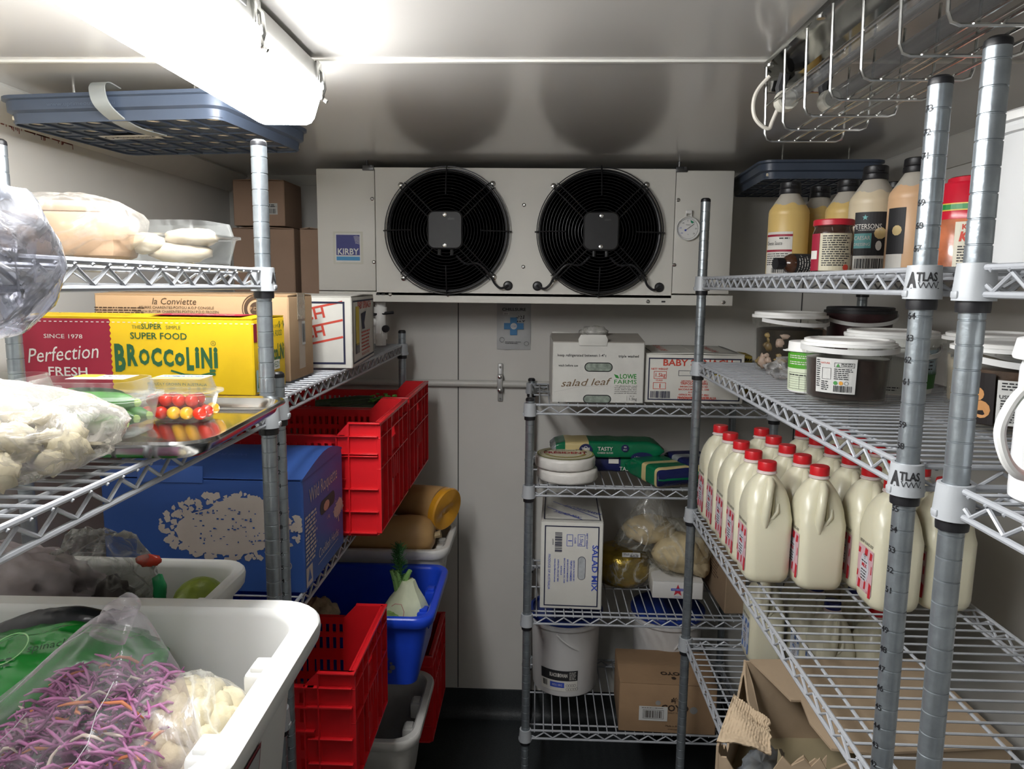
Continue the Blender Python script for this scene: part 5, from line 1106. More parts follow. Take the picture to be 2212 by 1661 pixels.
t = bucket((.470, 2.452, R4), 'white bucket with navy lid behind the brown carton', .112, .122, .275, NAVYP, WB, 'white buckets with navy lids', -1.3, 1.2)
# coconut carton
w, d, h = .30, .215, .162
t = carton('coconut_carton', 'brown COYO carton with a barcode label on the bottom deck', (.425, 2.238, R4), w, d, h, mat('warm_brown_card', (.30, .19, .105), .8, 0, .1, 9, .2, 40), math.radians(-2), gap='x')
BI = mat('dark_brown_ink', (.03, .018, .012), .7)
ptext(t, fF(d), lambda P: (P.text('COYO', .022, .075, .020, 0, 2, w=.085, bold=.03), P.text('COCONUT YOGHURT', .022, .066, .005, 0, 2, w=.075), P.rect(-.088, .040, .0, .088, 1, 3), P.barcode(-.073, .050, -.015, .074, 0, 4), P.frame(-.076, .047, -.012, .077, .001, 0, 4), P.lines(-.08, .082, -.01, 1, .004, .002, 0, 4), P.disc(-.03, .100, .008, 2, 1), P.disc(.080, .080, .012, 2, 1), P.text('Made in Australia', .025, .022, .006, 0, 2), P.text('www.coyo.com', .025, .012, .005, 0, 2),
       [P.poly([(.022, .108), (.022 + .012 * cos(a), .110 + .012 * sin(a)), (.022 + .013 * cos(a + .3), .108 + .011 * sin(a + .3))], 0, 2) for a in (0, .6, 1.2, 1.9, 2.6, 3.2)], P.rect(.021, .100, .0235, .110, 0, 2)), [BI, LBLW, mat('hole_grey', (.25, .25, .24), .6)], 'print')
ptext(t, fT(h + .0042), lambda P: (P.text('COYO', .022, -.04, .018, 0, 1, w=.08, rot=180, bold=.03), P.disc(.02, -.075, .008, 0, 1, 5)), [BI], 'print')

# ============================================================ right rack
S1, S2, S3, S4 = 1.6835, 1.4530, 1.0380, .6510
# milk
MILKB = mat('milk_bottle', (.64, .61, .46), .32, 0, .02, 8, sss=.15, coat=.15)
CAPR = mat('red_cap', (.55, .012, .018), .35, 0, .08, 30); CAPB = mat('blue_cap', (.01, .02, .16), .35)
PINK = mat('label_pink', (.60, .38, .42), .5); LRED = mat('label_red', (.50, .015, .03), .5); LGREY = mat('label_oval', (.55, .55, .60), .5); LBLUE = mat('label_blue2', (.05, .14, .42), .5); LPALE = mat('label_pale', (.55, .60, .68), .5)
def milk(loc, lb, group, blue=False):
    t = thing('milk_bottle', lb, 'milk bottle', loc, 0, group)
    b = MB(); W_, D_ = .0935, .0965; rs = []
    for z, s, r, dy in ((0, .80, .02, 0), (.002, .88, .022, 0), (.010, .97, .024, 0), (.022, 1.0, .022, 0), (.138, 1.0, .018, 0), (.150, .995, .020, 0), (.164, .975, .023, .0), (.178, .925, .026, .001), (.192, .84, .027, .002), (.205, .71, .026, .003), (.215, .57, .022, .004), (.222, .43, .019, .004), (.226, .36, .0165, .004), (.234, .35, .0162, .004)):
        rs.append(rr(W_ * s, D_ * (s - (.07 * max(0, min(1, (z - .13) / .03)) * (z < .22))), r, z, 5, 0, dy + (.0045 if .14 < z < .22 else 0)))
    b.rings(rs)
    # front handle bar; the slot's shade is painted as a darker ellipsoid
    hp = [(-.012, -.0445, .122), (-.013, -.0462, .140), (-.0125, -.0470, .160), (-.0105, -.0460, .180), (-.007, -.0400, .198), (-.002, -.030, .211), (.001, -.018, .218)]
    b.tube(hp, .008, 12, rr_=[.004, .0078, .0092, .0090, .0088, .009, .007])
    b.tube([(-.010, -.044, .134), (.002, -.0435, .142), (.012, -.0415, .156), (.014, -.038, .172)], .004, 8, rr_=[.003, .0042, .0040, .002])
    b.build('bottle_body', MILKB, t, sharp=60)
    b = MB(); b.sphere((.0018, -.0400, .171), .0042, 14, sq=(1, .9, 6.0)); b.v = [(x, y + (z - .171) * .13, z) for x, y, z in b.v]; b.build('slot_shade', mat('painted_slot_shade', (.42, .39, .24), .5), t)
    b = MB(); n = 48; zz = [(.2345, .0188), (.2345, .0192), (.2500, .0190), (.2525, .0180), (.2530, .012)]
    b.rings([[((r + (.0003 if k % 2 else 0)) * cos(2 * PI * k / n), .004 + (r + (.0003 if k % 2 else 0)) * sin(2 * PI * k / n), z) for k in range(n)] for z, r in zz])
    b.build('cap', CAPB if blue else CAPR, t)
    b = MB(); b.lathe([(.0165, .226), (.0208, .228), (.0208, .2305), (.0185, .232), (.0185, .2345)], 32, (0, .004, 0)); b.build('neck_ring', mat('neck_ring_plastic', (.62, .52, .50), .4), t)
    # side label on the aisle side
    P = Print(lambda u, v, l: (-W_ / 2 - .0004 * l, -u, v)); c0, c1 = (LPALE, LBLUE) if blue else (PINK, LRED)
    P.rect(-.030, .026, .034, .116, 0, 1); P.disc(.0, .074, .030, 2, 2, 20, .62)
    for k, (u, v, a, c) in enumerate(((.024, .104, .006, .008), (.004, .107, .007, .008), (-.024, .103, .005, .006), (.027, .036, .006, .016), (.006, .040, .004, .009), (-.018, .036, .006, .010), (-.027, .055, .003, .007), (.029, .078, .002, .009))): P.poly([(u - a, v - c), (u + a * .7, v - c * .9), (u + a, v + c * .8), (u - a * .6, v + c)], 1, 2)
    P.text('LITE', .0, .097, .005, 3, 3); P.ring(0, .094, .003, .0006, 3, 3, 10); P.text('MILK', .0, .075, .0075, 1, 3, w=.022, bold=.03); P.lines(-.012, .085, .012, 1, .004, .0025, 3, 3); P.lines(-.012, .067, .012, 4, .006, .0025, 3, 3)
    P.text('USE BY 16 AUG 10:37', .002, .121, .0060, 3, 1, w=.056, bold=.01); P.text('2L', .018, .0275, .005, 1, 3)
    P.build('side_label', [c0, c1, LGREY, INK], t)
    return t
GM = 'two-litre milk bottles with red caps'
rows = ['nearest', 'second', 'third', 'fourth', 'rearmost']; colsn = ['column beside the aisle', 'second column from the aisle', 'third column from the aisle', 'column against the right wall']
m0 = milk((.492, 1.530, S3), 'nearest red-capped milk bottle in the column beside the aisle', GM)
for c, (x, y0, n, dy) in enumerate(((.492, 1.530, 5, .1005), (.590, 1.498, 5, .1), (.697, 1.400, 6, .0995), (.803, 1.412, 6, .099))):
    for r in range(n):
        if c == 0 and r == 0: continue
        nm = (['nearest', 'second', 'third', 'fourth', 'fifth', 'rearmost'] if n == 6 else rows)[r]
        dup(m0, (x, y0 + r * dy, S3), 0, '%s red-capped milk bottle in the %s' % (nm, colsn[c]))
GB = 'two-litre milk bottles with blue caps'
mb = milk((.625, 1.905, S4), 'blue-labelled milk bottle overhanging the lower shelf beside the grey post', GB, True)
for x, y, lb in ((.728, 1.82, 'blue-capped milk bottle seen through the shelf behind the torn carton'), (.822, 1.80, 'blue-capped milk bottle against the wall seen through the shelf'), (.735, 1.935, 'rear blue-capped milk bottle in the middle of the lower shelf'), (.832, 1.92, 'rear blue-capped milk bottle by the wall on the lower shelf'), (.727, 1.71, 'front blue-capped milk bottle directly behind the torn carton')): dup(mb, (x, y, S4), 0, lb)
t = dup(m0, (.822, 1.68, S4), .2, 'red-capped milk bottle on the lower shelf among blue-capped ones')
# torn carton
TC = mat('torn_tan_card', (.36, .27, .18), .85, 0, .1, 8, .3, 30); TCI = mat('torn_card_inside', (.30, .25, .15), .85, 0, .1, 8)
t = thing('torn_carton', 'large brown carton with its corner ripped open on the lower right shelf', 'box', (0, 0, S4))
Pn = {'A': (.467, 1.534), 'B': (.345, 1.272), 'C': (.525, 1.215), 'D': (.868, 1.248), 'E': (.857, 1.556)}; H = .187
def sheet(a, b_, tops, z0=0., th=.0045, mi=0, bb=None):
    """standing card sheet from a to b, top edge heights given along it"""
    bb = bb or MB(); a = Vector((*a, 0)); c = Vector((*b_, 0)); dd = (c - a); nn = Vector((-dd.y, dd.x, 0)).normalized() * th; n = len(tops) - 1; vs = []; fs = []
    for i, tp in enumerate(tops):
        p = a + dd * i / n; w_ = nn * (.8 * noise.noise(Vector((i * .7, a.x * 9, 0)))); q = p + w_
        vs += [(q.x, q.y, z0), (q.x, q.y, tp), (q.x + nn.x, q.y + nn.y, tp), (q.x + nn.x, q.y + nn.y, z0)]
    for i in range(n):
        k = 4 * i
        for j in range(4): fs.append((k + j, k + 4 + j, k + 4 + (j + 1) % 4, k + (j + 1) % 4))
    fs += [(0, 1, 2, 3), tuple(4 * n + j for j in (3, 2, 1, 0))]; bb.add(vs, fs, mi); return bb
rn = random.Random(77); rag = lambda base, n, a=.008: [base(i / n) + rn.uniform(-a, a) for i in range(n + 1)]
b = sheet(Pn['E'], Pn['A'], [H] * 8); b.build('rear_wall', TC, t)
b = sheet(Pn['D'], Pn['E'], [H] * 8); b.build('right_wall', TC, t)
b = sheet(Pn['A'], Pn['B'], rag(lambda u: H - .005 - .10 * min(1, u * 1.5) if u < .6 else H * (.42 + (u - .6) * 1.1), 18)); b.build('left_wall', TC, t)
b = sheet(Pn['B'], Pn['C'], rag(lambda u: .155 - .06 * sin(PI * min(1, u * 1.3)) + .05 * max(0, u - .6), 20, .010)); b.build('front_wall', TC, t)
b = sheet(Pn['C'], Pn['D'], [.150, .165, .178] + [H] * 6); b.build('front_wall', TC, t)
b = MB(); top = [(.478, 1.532), (.500, 1.44), (.515, 1.375), (.535, 1.375), (.525, 1.30), (.535, 1.222), (.60, 1.212), (.868, 1.246), (.857, 1.556)]
n = len(top); b.add([(x, y, H) for x, y in top] + [(x, y, H + .0045) for x, y in top], [tuple(range(n)), tuple(range(2 * n - 1, n - 1, -1))] + [(i, (i + 1) % n, n + (i + 1) % n, n + i) for i in range(n)]); b.build('top_panel', TC, t, smooth=False)
# ragged flaps
def flap(pts, name, m, th=.004, up=(0, 0, 1)):
    bb = MB(); U = Vector(up).normalized() * th; n = len(pts); bb.add([p for p in pts] + [tuple(Vector(p) + U) for p in pts], [tuple(range(n)), tuple(range(2 * n - 1, n - 1, -1))] + [(i, (i + 1) % n, n + (i + 1) % n, n + i) for i in range(n)]); return bb.build(name, m, t, smooth=False)
RIB = mat('exposed_corrugation', (.44, .34, .23), .9, 0, .1, 20)
flap([(.466, 1.534, H + .002), (.475, 1.50, .150), (.480, 1.455, .10), (.470, 1.44, .09), (.458, 1.47, .13), (.460, 1.51, .17)], 'torn_flap', TC, .004, (1, -.3, 0))
bb = MB(); n = 60; c4 = [Vector(q) for q in ((.347, 1.280, .160), (.444, 1.262, .148), (.398, 1.362, .208), (.455, 1.312, .186))]; vs = []; fs = []; NN = (c4[1] - c4[0]).cross(c4[2] - c4[0]).normalized()
for i in range(n + 1):
    for j in range(n + 1):
        u, v = i / n, j / n; e1 = .035 * noise.noise(Vector((u * 9, 3, 0))); e2 = .05 * noise.noise(Vector((v * 9, 7, 0)))
        uu = u * (1 + (e2 if u > .5 else 0)); vv = v * (1 + (e1 if v > .5 else 0)); p = c4[0].lerp(c4[1], uu).lerp(c4[2].lerp(c4[3], uu), vv)
        p = p + NN * (.0009 * sin(u * 105 + 2 * noise.noise(Vector((v * 6, u * 3, 2)))) * (.2 < v) + .010 * noise.noise(Vector((u * 3, v * 3, 1))) + .014 * sin(PI * u) * (1 - v) + .002 * noise.noise(Vector((u * 22, v * 22, 5)))); vs.append(tuple(p))
m_ = len(vs); vs += [tuple(Vector(q) - NN * .004) for q in vs]
for i in range(n):
    for j in range(n): a = i * (n + 1) + j; fs += [(a, a + 1, a + n + 2, a + n + 1), (a + m_ + n + 1, a + m_ + n + 2, a + m_ + 1, a + m_)]
for j in range(n):
    for a, q in ((j, j + 1), (n * (n + 1) + j, n * (n + 1) + j + 1), (j * (n + 1), (j + 1) * (n + 1)), (j * (n + 1) + n, (j + 1) * (n + 1) + n)): fs.append((a, q, q + m_, a + m_))
bb.add(vs, fs); bb.build('torn_flap', RIB, t, sharp=80)
flap([(.435, 1.24, .125), (.455, 1.236, .165), (.470, 1.232, .150), (.490, 1.226, .168), (.502, 1.224, .155), (.515, 1.22, .175), (.530, 1.216, .150), (.522, 1.218, .09), (.45, 1.238, .075)], 'torn_flap', TC, .004, (-.3, -1, 0))
flap([(.43, 1.245, .07), (.455, 1.262, .13), (.462, 1.28, .152), (.475, 1.262, .12), (.485, 1.24, .07)], 'torn_flap', TCI, .004, (-.3, -1, 0))
b = MB(); n = 5; b.add([(p[0], p[1], .001) for p in Pn.values()] + [(p[0], p[1], .004) for p in Pn.values()], [(0, 1, 2, 3, 4), (9, 8, 7, 6, 5)]); b.build('carton_floor', TCI, t)
t = thing('snack_packet', 'yellow packet poking out of the torn carton', 'packet', (.505, 1.29, S4 + .075), .6); blob((0, 0, 0), .05, (1.5, .6, .35), 22, .3, 3, 3, .1).build('packet_film', mat('yellow_packet', (.62, .40, .02), .3, 0, .2, 30, .6, 30), t, sharp=180)
t = thing('snack_packet', 'silver grey packet inside the torn carton', 'packet', (.455, 1.345, S4 + .055), .9); blob((0, 0, 0), .06, (1.3, .7, .4), 24, .3, 3, 8, .12).build('packet_film', mat('silver_packet', (.42, .46, .50), .25, .5, .2, 30, .6, 30), t, sharp=180)

# ---- second shelf tubs
def cpot(loc, lb, r, h, content, lidm, ba=0, bt=.1, bodym=None, cname='contents', k=.93):
    """clear food pail: tapered body, skirt, snap lid, strap handle"""
    t = thing('food_pail', lb, 'food pail', loc); bodym = bodym or PAIL; r0 = r * k
    b = MB(); b.lathe([(r0 - .004, 0), (r0, .002), (r0 + .001, .008), (r - .002, h * .76), (r + .003, h * .765), (r + .006, h * .83), (r + .006, h * .90), (r + .002, h * .905), (r - .001, h * .905), (r - .004, h * .76), (r0 - .003, .007)], 48); 
    for q in range(18): a = 2 * PI * q / 18; b.box(r - .001, r + .0055, -.0006, .0006, h * .775, h * .83, M=Matrix.Rotation(a, 4, 'Z'))
    b.build('pail_body', bodym, t)
    if content:
        b = MB(); b.lathe([(r0 - .006, .009), (r0 - .0035, .012), (r - .0048, h * .70), (r - .012, h * .715), (.01, h * .71)], 40)
        b.build(cname, content, t)
    b = MB(); b.lathe([(r + .004, h * .895), (r + .007, h * .90), (r + .007, h * .945), (r + .0015, h * .95), (r + .0015, h * .99), (r - .002, h), (r - .008, h), (r - .012, h * .972), (.01, h * .968)], 48); b.build('lid', lidm, t)
    R_ = r + .009; pts = []
    for q in range(21): a = PI * q / 20; x = R_ * cos(a); s = R_ * sin(a); pts.append((x * cos(ba) + s * cos(bt) * sin(ba), x * sin(ba) - s * cos(bt) * cos(ba), h * .87 - s * sin(bt)))
    b = MB(); rs = []
    for q, p in enumerate(pts):
        o = Vector((p[0], p[1], 0)).normalized() * .0015; rs.append([(p[0] - o.x, p[1] - o.y, p[2] - .0045), (p[0] + o.x, p[1] + o.y, p[2] - .0045), (p[0] + o.x, p[1] + o.y, p[2] + .0045), (p[0] - o.x, p[1] - o.y, p[2] + .0045)])
    b.rings(rs); b.build('strap_handle', mat('strap_white', (.60, .60, .59), .4), t)
    return t
MEAT = mat('dark_marinade', (.016, .011, .005), .6, 0, .9, 16, .5, 30, sp=.2)
t = cpot((.622, 1.835, S2), 'clear pail of dark marinated mushrooms with a white lid', .082, .145, MEAT, WPLAST, .5, .12)
rn = random.Random(31)
for k in range(34):
    a = rn.uniform(PI, 2 * PI); z = rn.uniform(.012, .095); r_ = .066 + z * .03; o = blob((r_ * cos(a), r_ * sin(a), z), rn.uniform(.007, .017), (rn.uniform(.7, 1.5), .6, rn.uniform(.6, 1.2)), 14, .3, 3, k); o.build('mushroom_piece', mat('mushroom_%d' % (k % 3), ((.20, .14, .05), (.30, .22, .17), (.12, .08, .03))[k % 3], .5, 0, .4, 60, .3, 60), t, sharp=180)
DRK = mat('dark_berry', (.035, .012, .014), .4, 0, .6, 25)
cpot((.805, 1.865, S2), 'dark tub with a black lid and pale handle behind the marinade pail', .077, .158, DRK, BLACK, -.25, .25, DRK)
# green labelled small tub
t = thing('spread_tub', 'small tub with a green and white nutrition label and a lipped lid', 'food tub', (.537, 1.452, S2))
b = MB(); b.lathe([(.036, 0), (.038, .002), (.041, .085), (.039, .086), (.01, .084)], 40); b.build('tub_body', WPLAST, t)
b = MB(); b.lathe([(.042, .080), (.047, .081), (.047, .0825), (.0425, .083), (.0415, .099), (.039, .100), (.01, .099)], 40); b.rbox(-.052, -.042, -.008, .008, .0805, .083, .001); b.build('lid', WPLAST, t)
P = Print(fCyl(.0395, math.radians(232), lambda v: .0385 + v * .035)); P.rect(-.045, .048, .05, .080, 0, 1, 12); P.rect(-.045, .004, .028, .048, 1, 1, 9); P.rect(.028, .004, .05, .040, 2, 1, 4)
P.lines(-.030, .072, .01, 2, .004, .0016, 3, 2); P.lines(-.030, .060, .01, 2, .004, .0016, 3, 2); P.frame(-.032, .008, .020, .040, .0007, 4, 2, 6); 
for k in range(6): P.rect(-.032, .013 + k * .0045, .020, .0134 + k * .0045, 4, 2, 6)
P.rect(-.006, .008, -.0055, .034, 4, 2); P.rect(.007, .008, .0075, .034, 4, 2); P.lines(-.029, .0345, .018, 1, .004, .002, 4, 3)
P.build('label', [mat('leafy_green_label', (.07, .30, .02), .5), mat('pale_green_label', (.58, .64, .48), .5), mat('red_food_print', (.5, .12, .08), .5), WHI, INK], t)
# big brown tub
BEAN = mat('dark_brown_relish', (.026, .014, .011), .35, 0, .6, 22, .6, 35, coat=.4)
t = cpot((.560, 1.335, S2), 'large clear tub of dark brown relish with a white lid, front of the shelf', .0735, .114, BEAN, WPLAST, -.05, .05)
P = Print(fCyl(.0745, math.radians(232), lambda v: .0692 + v * .058 + .001)); P.rect(-.034, .022, .036, .083, 0, 1, 10)
P.frame(.0, .068, .032, .076, .0006, 1, 2, 4); P.poly([(.003, .069), (.009, .069), (.006, .075)], 2, 3); P.lines(.011, .0735, .030, 2, .003, .0014, 1, 3); P.lines(.0, .064, .030, 6, .0034, .0016, 1, 2); P.frame(-.021, .046, -.005, .066, .0006, 1, 2); P.barcode(.0, .025, .030, .036, 1, 2, 9)
P.disc(.003, .0405, .0035, 2, 2, 12); P.disc(.012, .0405, .0035, 3, 2, 12); P.ring(.021, .0405, .0035, .0006, 1, 2, 12); P.lines(-.032, .078, -.024, 13, .0038, .0018, 1, 2); P.lines(-.022, .041, -.008, 5, .0035, .0018, 1, 2); P.text('NATURE', -.016, .073, .003, 4, 2)
P.build('label', [LBLW, INK, mat('logo_green', (.06, .25, .06), .5), mat('logo_orange', (.6, .28, .04), .5), RINK], t)
# white yoghurt tub with grass
t = cpot((.710, 1.490, S2), 'white yoghurt pail printed with green grass and blue sky', .082, .122, None, WPLAST, .3, .35, mat('yoghurt_white', (.60, .61, .57), .4, 0, .03))
P = Print(fCyl(.08, math.radians(268), lambda v: .0775 + v * .05 + .0008)); P.rect(.0, .020, .11, .088, 1, 1, 12); P.rect(.02, .012, .11, .040, 0, 2, 10)
rn = random.Random(8)
for k in range(46): u = .022 + k * .0019; P.poly([(u, .038), (u + .002, .038), (u + rn.uniform(-.004, .006), .038 + rn.uniform(.005, .016))], 0, 3)
for k in range(9): P.disc(rn.uniform(.02, .1), rn.uniform(.055, .08), rn.uniform(.004, .009), 2, 2, 12, 1.6)
P.lines(.02, .078, .06, 5, .007, .0025, 3, 4); P.text('?', -.045, .025, .02, 3, 1, bold=.03); P.lines(-.05, .014, -.01, 2, .005, .002, 3, 1); P.ring(-.04, .075, .010, .001, 3, 1)
P.build('label', [mat('grass_print', (.03, .14, .02), .6), mat('sky_print', (.40, .52, .58), .5), mat('cloud_print', (.58, .62, .62), .5), INK], t)
# right hand tubs
DIP = mat('dark_dip', (.06, .035, .022), .3, 0, .5, 30, .5, 60, coat=.4)
t = cpot((.715, 1.100, S2), 'clear tub of brown relish marked USE BY 27/07/25, behind the near post', .086, .128, DIP, WPLAST, 0, .15)
P = Print(fCyl(.083, math.radians(222), lambda v: .0805 + v * .062 + .001)); P.rect(-.075, .012, -.005, .086, 2, 1, 10); P.disc(-.028, .055, .010, 3, 2, 12); P.disc(-.022, .033, .013, 3, 2, 12); P.rect(-.002, .014, .075, .078, 0, 2, 12)
P.lines(.003, .073, .045, 3, .0042, .002, 1, 3); P.text('USE BY:27/07/25', .028, .052, .0052, 1, 3, w=.055, bold=.01); P.lines(.003, .048, .045, 1, .004, .002, 1, 3)
for k in range(8): P.rect(.002, .018 + k * .0036, .048, .0183 + k * .0036, 1, 3, 5); P.lines(.003, .0188 + k * .0036, .046, 1, .004, .0018, 1, 3, 6 + k)
P.build('label', [LBLW, INK, mat('black_wrap_label', (.015, .012, .012), .35), mat('biscuit_print', (.45, .22, .08), .5)], t)
cpot((.800, 1.290, S2), 'clear white-lidded tub behind, against the right wall', .082, .130, mat('pale_contents', (.35, .30, .22), .5, 0, .2), WPLAST, .4, .3)
t = thing('plastic_bag', 'small clear crinkled bag of cheese between the pails', 'bag', (.575, 1.66, S2)); b = blob((0, 0, .022), .045, (1.3, .8, .60), 28, .25, 2.5, 9, .08, flat=.8); b.build('bag_film', CLEAR, t, sharp=180)
b = MB(); b.rbox(.01, .045, -.015, .015, .002, .03, .004); b.build('cheese_piece', mat('pale_cheese', (.55, .42, .15), .5), t)
# ---- top shelf bottles
def sauce(loc, lb, body, group, cap=BLACK, lab=None, az=250, r=.047, h=.224, fill=1.0):
    t = thing('sauce_bottle', lb, 'bottle', loc, 0, group); k = h / .224
    b = MB(); b.lathe([(r * .9, 0), (r * .97, .002), (r, .006), (r, .145 * k), (r * .985, .147 * k), (r, .150 * k), (r * .97, .158 * k), (r * .45, .197 * k), (r * .42, .205 * k)], 40); b.build('bottle_body', body, t)
    b = MB(); b.lathe([(r * .52, .196 * k), (r * .54, .198 * k), (r * .53, .207 * k), (r * .50, .2085 * k), (r * .52, .2100 * k), (r * .51, .222 * k), (r * .46, .224 * k), (.004, .224 * k)], 28); b.rbox(-r * .15, r * .15, -r * .60, -r * .45, .212 * k, .220 * k, .002); b.build('flip_cap', cap, t)
    if lab:
        P = Print(fCyl(r, math.radians(az))); lab(P); P.build('label', [INK, WHI, MAR, mat('teal_label', (.12, .36, .36), .5), mat('cream_food', (.55, .42, .2), .5)], t)
    return t
def sauce_mat(nm, c):
    """milky bottle: sauce colour below, cloudy empty neck above"""
    if nm in _M: return _M[nm]
    M = mat(nm, c, .38, 0, .03, 10, sss=.1); nt = M.node_tree; N = nt.nodes; L = nt.links; b = N['Principled BSDF']; src = b.inputs['Base Color'].links[0].from_socket
    tc = N.new('ShaderNodeTexCoord'); sx = N.new('ShaderNodeSeparateXYZ'); L.new(tc.outputs['Object'], sx.inputs[0]); nz = N.new('ShaderNodeTexNoise'); nz.inputs['Scale'].default_value = 30; L.new(tc.outputs['Object'], nz.inputs['Vector'])
    ad = N.new('ShaderNodeMath'); ad.operation = 'MULTIPLY_ADD'; ad.inputs[1].default_value = .03; L.new(nz.outputs['Fac'], ad.inputs[0]); L.new(sx.outputs['Z'], ad.inputs[2])
    gt = N.new('ShaderNodeMath'); gt.operation = 'GREATER_THAN'; gt.inputs[1].default_value = .185; L.new(ad.outputs[0], gt.inputs[0])
    mx = N.new('ShaderNodeMix'); mx.data_type = 'RGBA'; L.new(gt.outputs[0], mx.inputs['Factor']); L.new(src, mx.inputs[6]); mx.inputs[7].default_value = (.45, .42, .36, 1); L.new(mx.outputs[2], b.inputs['Base Color']); return M
YS = sauce_mat('hollandaise_yellow', (.66, .47, .17)); CS = sauce_mat('caesar_cream', (.62, .53, .37)); PS = sauce_mat('pink_dressing', (.66, .42, .24))
GY = 'yellow sauce bottles with black caps'
def labY(P):
    P.rect(-.045, .006, .025, .105, 1, 1, 12); P.rect(-.045, .094, .025, .099, 2, 2, 12); P.rect(-.045, .058, .025, .063, 2, 2, 12); P.text('Cheese Sauce', -.02, .074, .009, 0, 2, w=.045); P.lines(-.005, .088, .02, 1, .004, .003, 0, 2); P.barcode(-.022, .008, .015, .020, 0, 2); P.lines(-.040, .052, .02, 6, .005, .002, 0, 2, 4)
sauce((.603, 1.83, S1), 'yellow cheese sauce bottle at the far end of the top shelf', YS, GY, lab=labY, az=235)
sauce((.700, 1.90, S1), 'yellow sauce bottle furthest back, behind the red-lidded jar', YS, GY)
sauce((.722, 1.785, S1), 'yellow sauce bottle wedged behind the caesar dressing', YS, GY)
def labC(P):
    P.rect(-.030, .040, .042, .128, 0, 1, 12); P.rect(-.030, .012, .038, .040, 1, 1, 10); P.barcode(-.024, .014, .032, .034, 0, 2, 4); P.rect(-.030, .055, .006, .085, 3, 2, 6); P.text('PETERSONS', -.004, .094, .010, 1, 2, w=.055); star(P, -.008, .117, .006, 3, 2); P.text('CAESAR', -.012, .072, .008, 1, 3, w=.032); P.text('DRESSING', -.012, .060, .006, 1, 3, w=.032); P.disc(.022, .085, .012, 4, 2, 10); P.disc(.020, .060, .010, 1, 2, 12, .6); P.lines(-.02, .091, .03, 1, .004, .001, 1, 3)
sauce((.695, 1.585, S1), 'cream caesar dressing bottle with a black and teal label', CS, 'creamy dressing bottles', lab=labC, az=240)
def labP(P): P.rect(-.050, .040, -.010, .128, 0, 1, 8); P.rect(-.050, .012, -.012, .040, 1, 1, 8); P.disc(-.025, .085, .010, 4, 2, 10)
sauce((.730, 1.485, S1), 'peach coloured dressing bottle beside the front post', PS, 'creamy dressing bottles', lab=labP, az=240)
sauce((.800, 1.715, S1), 'dressing bottle almost hidden behind the peach one', PS, 'creamy dressing bottles', h=.21)
# jar with red lid
t = thing('sauce_jar', 'dark glass jar with red lid and cream label on the top shelf', 'jar', (.566, 1.455, S1))
b = MB(); b.lathe([(.032, 0), (.036, .004), (.0372, .012), (.0372, .076), (.035, .083), (.0335, .088), (.0345, .090), (.0345, .094)], 40); b.build('jar_glass', mat('brown_glass', (.04, .018, .012), .12, 0, .2, 20, coat=.6), t)
b = MB(); b.lathe([(.0355, .091), (.037, .092), (.037, .101), (.0355, .103), (.01, .1025)], 40); b.build('lid', mat('red_jar_lid', (.42, .015, .03), .35), t)
P = Print(fCyl(.0375, math.radians(255))); P.rect(-.052, .006, .034, .076, 1, 1, 14); P.rect(-.052, .006, -.028, .076, 2, 2, 5); P.rect(-.050, .028, -.032, .044, 3, 3, 3); P.lines(-.022, .070, .03, 14, .0042, .002, 0, 2, 5); P.disc(.022, .012, .006, 4, 3, 12); P.build('label', [INK, mat('cream_jar_label', (.50, .46, .33), .4), MAR, WHI, RINK], t)
t = thing('small_bottle', 'small dark bottle lying on its side beside the red-lidded jar', 'bottle', (.530, 1.535, S1 + .0215), .25)
b = MB(); Ml = Matrix.Rotation(PI / 2, 4, 'Y'); b.lathe([(.012, -.052), (.019, -.049), (.0205, -.040), (.0205, .018), (.016, .027), (.010, .032), (.009, .036)], 28, M=Ml @ Matrix.Rotation(PI, 4, 'X') @ Matrix.Scale(1, 4)); b.build('bottle_glass', mat('amber_glass', (.05, .02, .01), .15, 0, .1, coat=.5), t)
b = MB(); b.lathe([(.012, -.052), (.012, -.036), (.010, -.034)], 20, M=Ml); b.build('cap', BLACK, t)
P = Print(lambda u, v, l: (v, -.0209 * cos(u / .0205) - .0003 * l * cos(u / .0205), .0209 * sin(u / .0205))); P.rect(-.028, -.016, .028, .036, 0, 1, 8); P.lines(-.02, .02, .02, 6, .006, .002, 1, 2); P.rect(-.018, .018, .014, .034, 1, 2, 4); P.build('label', [INK, WHI], t)
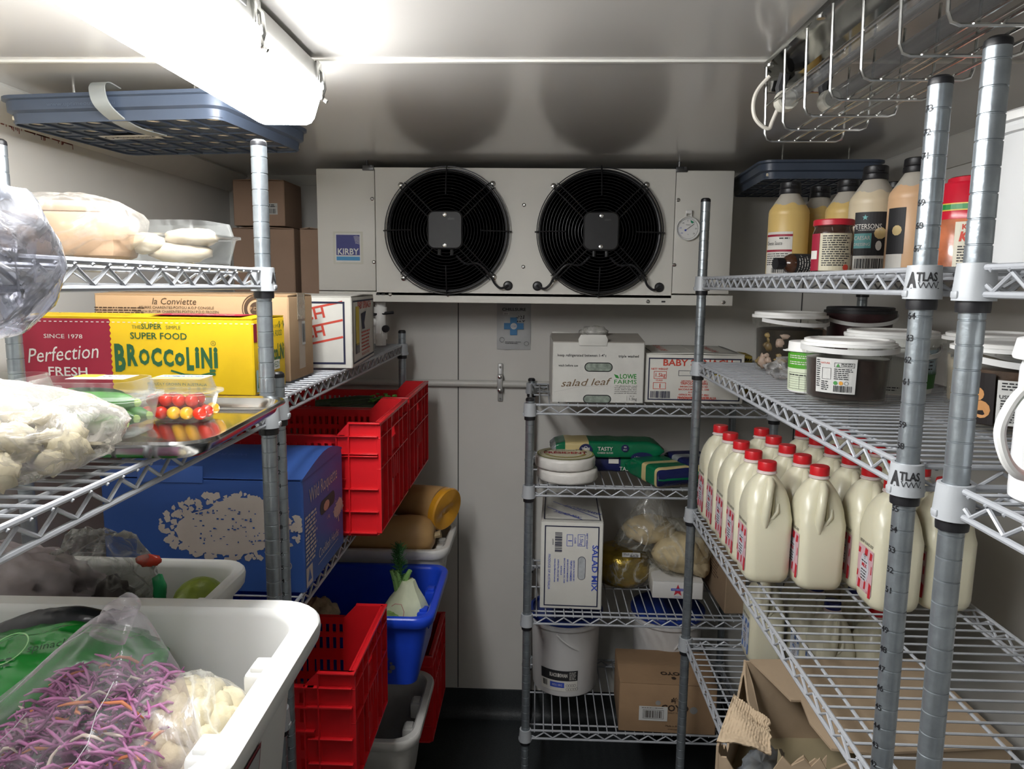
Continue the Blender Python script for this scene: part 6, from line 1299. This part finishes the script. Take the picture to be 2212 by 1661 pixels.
# kimchi
t = thing('kimchi_jar', 'clear kimchi jar with a red shrink-wrapped lid between the two posts', 'jar', (.705, 1.245, S1))
b = MB(); b.lathe([(.049, 0), (.053, .005), (.053, .095), (.047, .104), (.046, .110)], 44); b.build('jar_body', mat('kimchi_red', (.42, .13, .06), .22, 0, .6, 22, .3, 40, coat=.5), t)
b = MB(); b.lathe([(.0535, .085), (.0538, .098), (.050, .108), (.0485, .112), (.0485, .140), (.046, .144), (.039, .145), (.038, .152), (.034, .154), (.01, .154)], 44); b.build('shrink_lid', mat('red_shrink_wrap', (.50, .012, .03), .22, 0, .1, 20, .2, 20), t)
P = Print(fCyl(.0535, math.radians(245))); P.rect(-.05, .100, .06, .1075, 1, 1, 12); P.f = fCyl(.0545, math.radians(245)); P.rect(-.07, .098, .07, .110, 2, 1, 16); P.rect(-.07, .1, .07, .108, 1, 2, 16); P.f = fCyl(.0537, math.radians(252)); P.rect(-.032, .004, .05, .080, 0, 1, 12); P.text('KOREAN', .0, .068, .008, 3, 2, w=.045, bold=.03); P.text('KIMCHI', .002, .050, .014, 3, 2, w=.055, bold=.05, shear=.15); P.lines(-.026, .040, .03, 8, .0045, .002, 4, 2)
P.build('label', [mat('cream_kimchi_label', (.58, .54, .42), .4), mat('band_green', (.01, .2, .04), .4), mat('band_gold', (.6, .42, .05), .4), RINK, INK], t)
t = bucket((.715, 1.015, S1), 'big white bucket with a lid at the right edge of the top shelf', .099, .104, .205, WPLAST, mat('glossy_bucket_white', (.66, .67, .67), .3, 0, .02), None, .6, .9)
# jug at the right edge
t = thing('sauce_jug', 'white plastic jug with a side handle at the right picture edge', 'jug', (.508, .700, S2))
b = MB(); b.lathe([(.040, 0), (.045, .004), (.0455, .012), (.0455, .130), (.042, .142), (.022, .150)], 40); b.build('jug_body', mat('jug_white', (.66, .67, .68), .3, 0, .02), t)
b = MB(); b.lathe([(.040, .138), (.052, .139), (.053, .142), (.050, .158), (.034, .163), (.030, .166), (.028, .176), (.010, .178)], 36); b.build('pour_cap', WPLAST, t)
b = MB(); b.tube(smooth_pts([(-.040, -.015, .118), (-.062, -.02, .112), (-.076, -.022, .092), (-.080, -.022, .072), (-.072, -.022, .048), (-.058, -.02, .034), (-.042, -.015, .030)]), .0052, 10); b.build('handle', WPLAST, t)
P = Print(fCyl(.0458, math.radians(225))); P.rect(-.02, .010, .05, .060, 0, 1, 8); P.rect(-.02, .088, .05, .10, 1, 1, 8); P.lines(-.015, .075, .0, 3, .006, .003, 2, 1); P.build('label', [RINK, mat('jug_green', (.02, .3, .05), .5), BINK], t)
